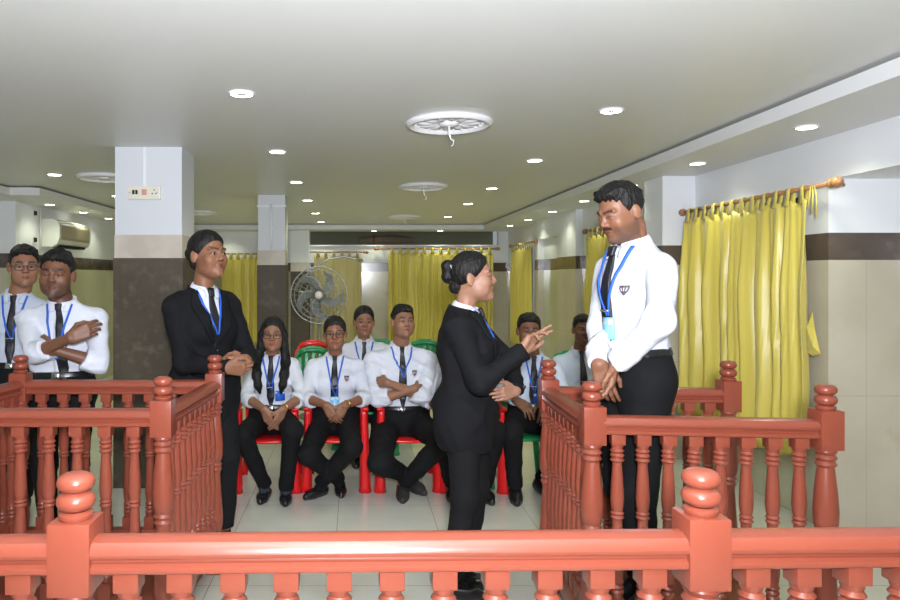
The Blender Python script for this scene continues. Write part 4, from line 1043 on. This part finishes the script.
# the young man in the dock
person('man in the right hand dock, white shirt, black tie, looking down with hands folded', 'm', P(635, 379, 2.93), P(630, 244, 2.93), -72, P(621, 213, 2.90), -72, -20, 0, hs=1.0, wd=.88, skin='mid', floor=.12,
       lw=P(616, 364, 2.72), rw=P(599, 364, 2.80), lpole=(-.15, -1, -.5), rpole=(.1, 1, -.4), lank=FP(646, 2.88, .12), rank=FP(640, 3.04, .12), toes=(-50, -65),
       lhand=dict(D=(-.28, -.15, -1), N=(-.6, .3, .1), curl=(.35, .4, .45, .5), thumb=.6), rhand=dict(D=(.25, -.1, -1), N=(.3, .6, 0), curl=(.3, .4, .4, .4), thumb=.5),
       hair='quiff', mus=.95, beard=.5, eyeopen=.25, gaze=(0, -.8, -.6), lan=.24, card=(.0, 'card'), crest=(.085, .335), seed=21, group=GST, stand=True, hres=.0026, loose=1.0, depth=1.05, legl=1.0, arml=.85)
# the woman speaking in the middle
person('woman in a black suit with a high bun, pointing at the man in the dock', 'f', P(466, 408, 3.36), P(467, 308, 3.36), 72, P(473, 278, 3.35), 80, 3, 0, hs=1.0, wd=1.06, skin='light',
       rw=P(521, 352, 3.12), lw=P(516, 390, 3.30), rpole=(-.1, -.5, -1), lpole=(.8, .5, -.4), rank=FP(452, 3.28), lank=FP(463, 3.42), toes=(60, 75),
       rhand=dict(D=(.62, -.05, .80), N=(.5, -.75, -.3), curl=(.22, .18, .55, .75), thumb=.1, spread=.16, s=.96), lhand=dict(D=(-.85, -.55, -.12), N=(-.6, .8, -.1), curl=(.30, .35, .40, .45), thumb=.4, s=.9),
       outfit='suit', hair='bun_high', earring=True, seed=31, group=GST, stand=True, hres=.0026, lan=.30, crest=None, depth=1.12, arml=1.0)
# the woman listening behind the left dock
person('woman in a black suit behind the left dock, hair in a low bun, hands clasped', 'f', P(204, 386, 3.98), P(204, 288, 3.98), 42, P(208, 256, 3.96), 52, 4, 0, hs=1.15, wd=1.12, skin='mid',
       lw=P(247, 360, 3.76), rw=P(226, 368, 3.70), rpole=(-.7, .2, -.8), lpole=(.2, .9, -.8), rank=FP(208, 3.98), lank=FP(224, 3.95), toes=(30, 55),
       rhand=dict(D=(.85, -.1, -.05), N=(.2, .8, .3), curl=(.9, .9, .95, 1), thumb=.9), lhand=dict(D=(-.8, -.2, -.15), N=(-.3, .8, -.1), curl=(.8, .8, .85, .9), thumb=.9),
       outfit='suit', hair='bun', seed=41, group=GST, stand=True, lan=.27, gaze=(.25, -1, .1))
# two men at the left edge
person('man in glasses at the left edge, white shirt, blue lanyard, standing behind his friend', 'm', P(14, 382, 4.45), P(17, 294, 4.45), 12, P(24, 267, 4.43), 30, -2, 0, hs=1.10, wd=1.05, skin='tan',
       lw=P(44, 395, 4.35), rw=P(-24, 395, 4.4), lank=FP(24, 4.5), rank=FP(5, 4.45), toes=(10, -10), hair='short', glasses=True, seed=51, group=GST, stand=True, lan=.25, shirt='shirt_b', hres=.0034)
person('man with crossed arms at the left, sleeves rolled up, black tie hanging sideways', 'm', P(62, 392, 3.95), P(62, 302, 3.95), 8, P(57, 275, 3.93), 8, -3, 3, hs=1.12, wd=1.12, skin='dark',
       lw=P(52, 349, 3.72), rw=P(70, 338, 3.66), lpole=(1, .1, -.8), rpole=(-1, .1, -.8), lank=FP(76, 4.0), rank=FP(48, 4.0), toes=(12, -8),
       lhand=dict(D=(-.9, .5, .0), N=(.2, 1, 0), curl=(.4, .4, .45, .5), thumb=.5), rhand=dict(D=(.85, .25, .40), N=(-.1, 1, -.1), curl=(.55, .55, .6, .6), thumb=.9),
       hair='short', beard=.55, eyeopen=.6, sleeve='rolled', seed=61, group=GST, stand=True, lan=.20, tie_x=.045, tie_end=.04, hres=.003, loose=1.1, depth=1.05)
# front row, seated
person('seated woman with glasses and long loose hair over both shoulders, first from left', 'f', P(273, 420, 5.02), P(272, 355, 5.06), 0, P(273, 335, 5.0), 2, 0, 0, hs=1.02, wd=1.12, skin='tan',
       lw=P(283, 409, 4.70), rw=P(264, 409, 4.70), lpole=(.9, .2, -.6), rpole=(-.9, .2, -.6), lank=FP(286, 4.70), rank=FP(265, 4.74), lknee=(.25, -1, .6), rknee=(-.3, -1, .6), toes=(4, -6),
       lhand=dict(D=(-.42, -.15, -1), N=(-.4, .7, .1), curl=(.25, .3, .35, .4), thumb=.5), rhand=dict(D=(.42, -.1, -1), N=(.4, .8, .1), curl=(.25, .3, .35, .4), thumb=.5),
       hair='long', glasses=True, sleeve='rolled', lipc=(.35, .03, .04), seed=71, group=GS, lan=.24, card=(.05, 'lan'), crest=(.075, .33), socks=True, watch='L', hres=.0036, legl=1.12)
person('seated woman with glasses and tied hair, light blue card on her lanyard', 'f', P(335, 421, 5.02), P(335, 355, 5.06), 0, P(335, 334, 5.0), 0, 0, -2, hs=1.0, wd=1.16, skin='mid',
       lw=P(345, 405, 4.70), rw=P(326, 405, 4.70), lpole=(.9, .2, -.6), rpole=(-.9, .2, -.6), lank=FP(320, 4.80), rank=FP(340, 4.88), lknee=(.5, -1, .55), rknee=(-.55, -1, .55), toes=(-42, 5),
       lhand=dict(D=(-.5, -.1, -.8), N=(-.3, .8, -.2), curl=(.35, .4, .45, .5), thumb=.4), rhand=dict(D=(.5, -.2, -.8), N=(.3, .8, -.2), curl=(.35, .4, .45, .5), thumb=.4),
       hair='low', glasses=True, sleeve='rolled', lipc=(.28, .05, .05), seed=81, group=GS, lan=.20, card=(-.01, 'card'), crest=(.085, .33), watch='L', hres=.0036, legl=1.12)
person('seated man with crossed arms, legs crossed at the ankles, looking to the right', 'm', P(401, 424, 5.04), P(401, 345, 5.08), 2, P(403, 322, 5.02), 14, 4, 0, hs=1.0, wd=1.12, skin='tan',
       lw=P(388, 383, 4.80), rw=P(415, 388, 4.80), lpole=(1, .1, -.7), rpole=(-1, .1, -.7), lank=FP(403, 4.78), rank=FP(412, 4.92), lknee=(.55, -1, .5), rknee=(-.6, -1, .5), toes=(-5, 30),
       lhand=dict(D=(-.8, .7, -.05), N=(.2, 1, 0), curl=(.6, .6, .6, .6), thumb=1, s=.9), rhand=dict(D=(.6, .8, -.2), N=(-.5, .8, -.1), curl=(.6, .6, .6, .6), thumb=1, s=.9),
       hair='short', beard=.12, sleeve='rolled', seed=91, group=GS, lan=.30, crest=(.085, .33), hres=.0036, gaze=(.35, -1, .05), shoe='shoe_m', legl=1.05, loose=1.08)
person('person in a white shirt seated directly behind the standing woman in the middle', 'm', P(459, 421, 5.04), P(458, 357, 5.08), 0, P(458, 330, 5.04), 10, 0, 0, hs=.98, wd=1.05, skin='dark',
       lw=P(470, 408, 4.72), rw=P(446, 410, 4.74), lpole=(.9, .2, -.6), rpole=(-.9, .2, -.6), lank=FP(484, 4.74), rank=FP(452, 4.78), lknee=(.3, -1, .55), rknee=(-.3, -1, .55), toes=(10, -6),
       hair='short', sleeve='rolled', seed=101, group=GS, hres=.004, legl=1.08)
person('seated man in white shirt and black tie, face half behind the pointing hand', 'm', P(530, 419, 5.02), P(533, 355, 5.06), -8, P(529, 331, 5.0), -6, -2, 0, hs=1.0, wd=1.10, skin='dark',
       lw=P(545, 400, 4.74), rw=P(515, 399, 4.72), lpole=(.9, .2, -.6), rpole=(-.9, .2, -.6), lank=FP(540, 4.90), rank=FP(515, 4.72), lknee=(.4, -1, .6), rknee=(-.35, -1, .6), toes=(25, -8),
       lhand=dict(D=(-.2, -.6, -.7), N=(-.2, .3, -.9), curl=(.3, .3, .35, .4), thumb=.3), rhand=dict(D=(.6, -.4, -.5), N=(.1, .4, -.9), curl=(.3, .3, .35, .4), thumb=.3),
       hair='short', sleeve='long', seed=111, group=GS, lan=.22, card=(.02, 'lan'), hres=.0038, shirt='shirt_b', legl=1.05)
# second row
person('young woman in the second row, looking over the shoulders of the front row', 'f', P(364, 408, 6.0), P(364, 340, 6.0), 0, P(364, 322, 5.96), 4, 0, 0, hs=1.08, wd=1.25, skin='tan',
       lw=P(375, 395, 5.70), rw=P(353, 395, 5.70), lpole=(.9, .2, -.6), rpole=(-.9, .2, -.6), lank=FP(372, 5.6), rank=FP(356, 5.6), lknee=(.2, -1, .6), rknee=(-.2, -1, .6),
       hair='low', sleeve='long', lipc=(.30, .05, .05), seed=121, group=GS, lan=.25, hres=.0042, legl=1.08)
person('seated man farthest right, half hidden behind the tie of the man in the dock', 'm', P(584, 413, 5.75), P(580, 350, 5.78), -10, P(583, 330, 5.72), -4, 0, 0, hs=.98, wd=1.02, skin='dark',
       lw=P(597, 399, 5.45), rw=P(573, 399, 5.45), lpole=(.9, .2, -.6), rpole=(-.9, .2, -.6), lank=FP(596, 5.4), rank=FP(577, 5.4), lknee=(.2, -1, .6), rknee=(-.2, -1, .6),
       hair='short', sleeve='long', seed=131, group=GS, lan=False, hres=.0042, shirt='shirt_b', mus=.5, legl=1.08)
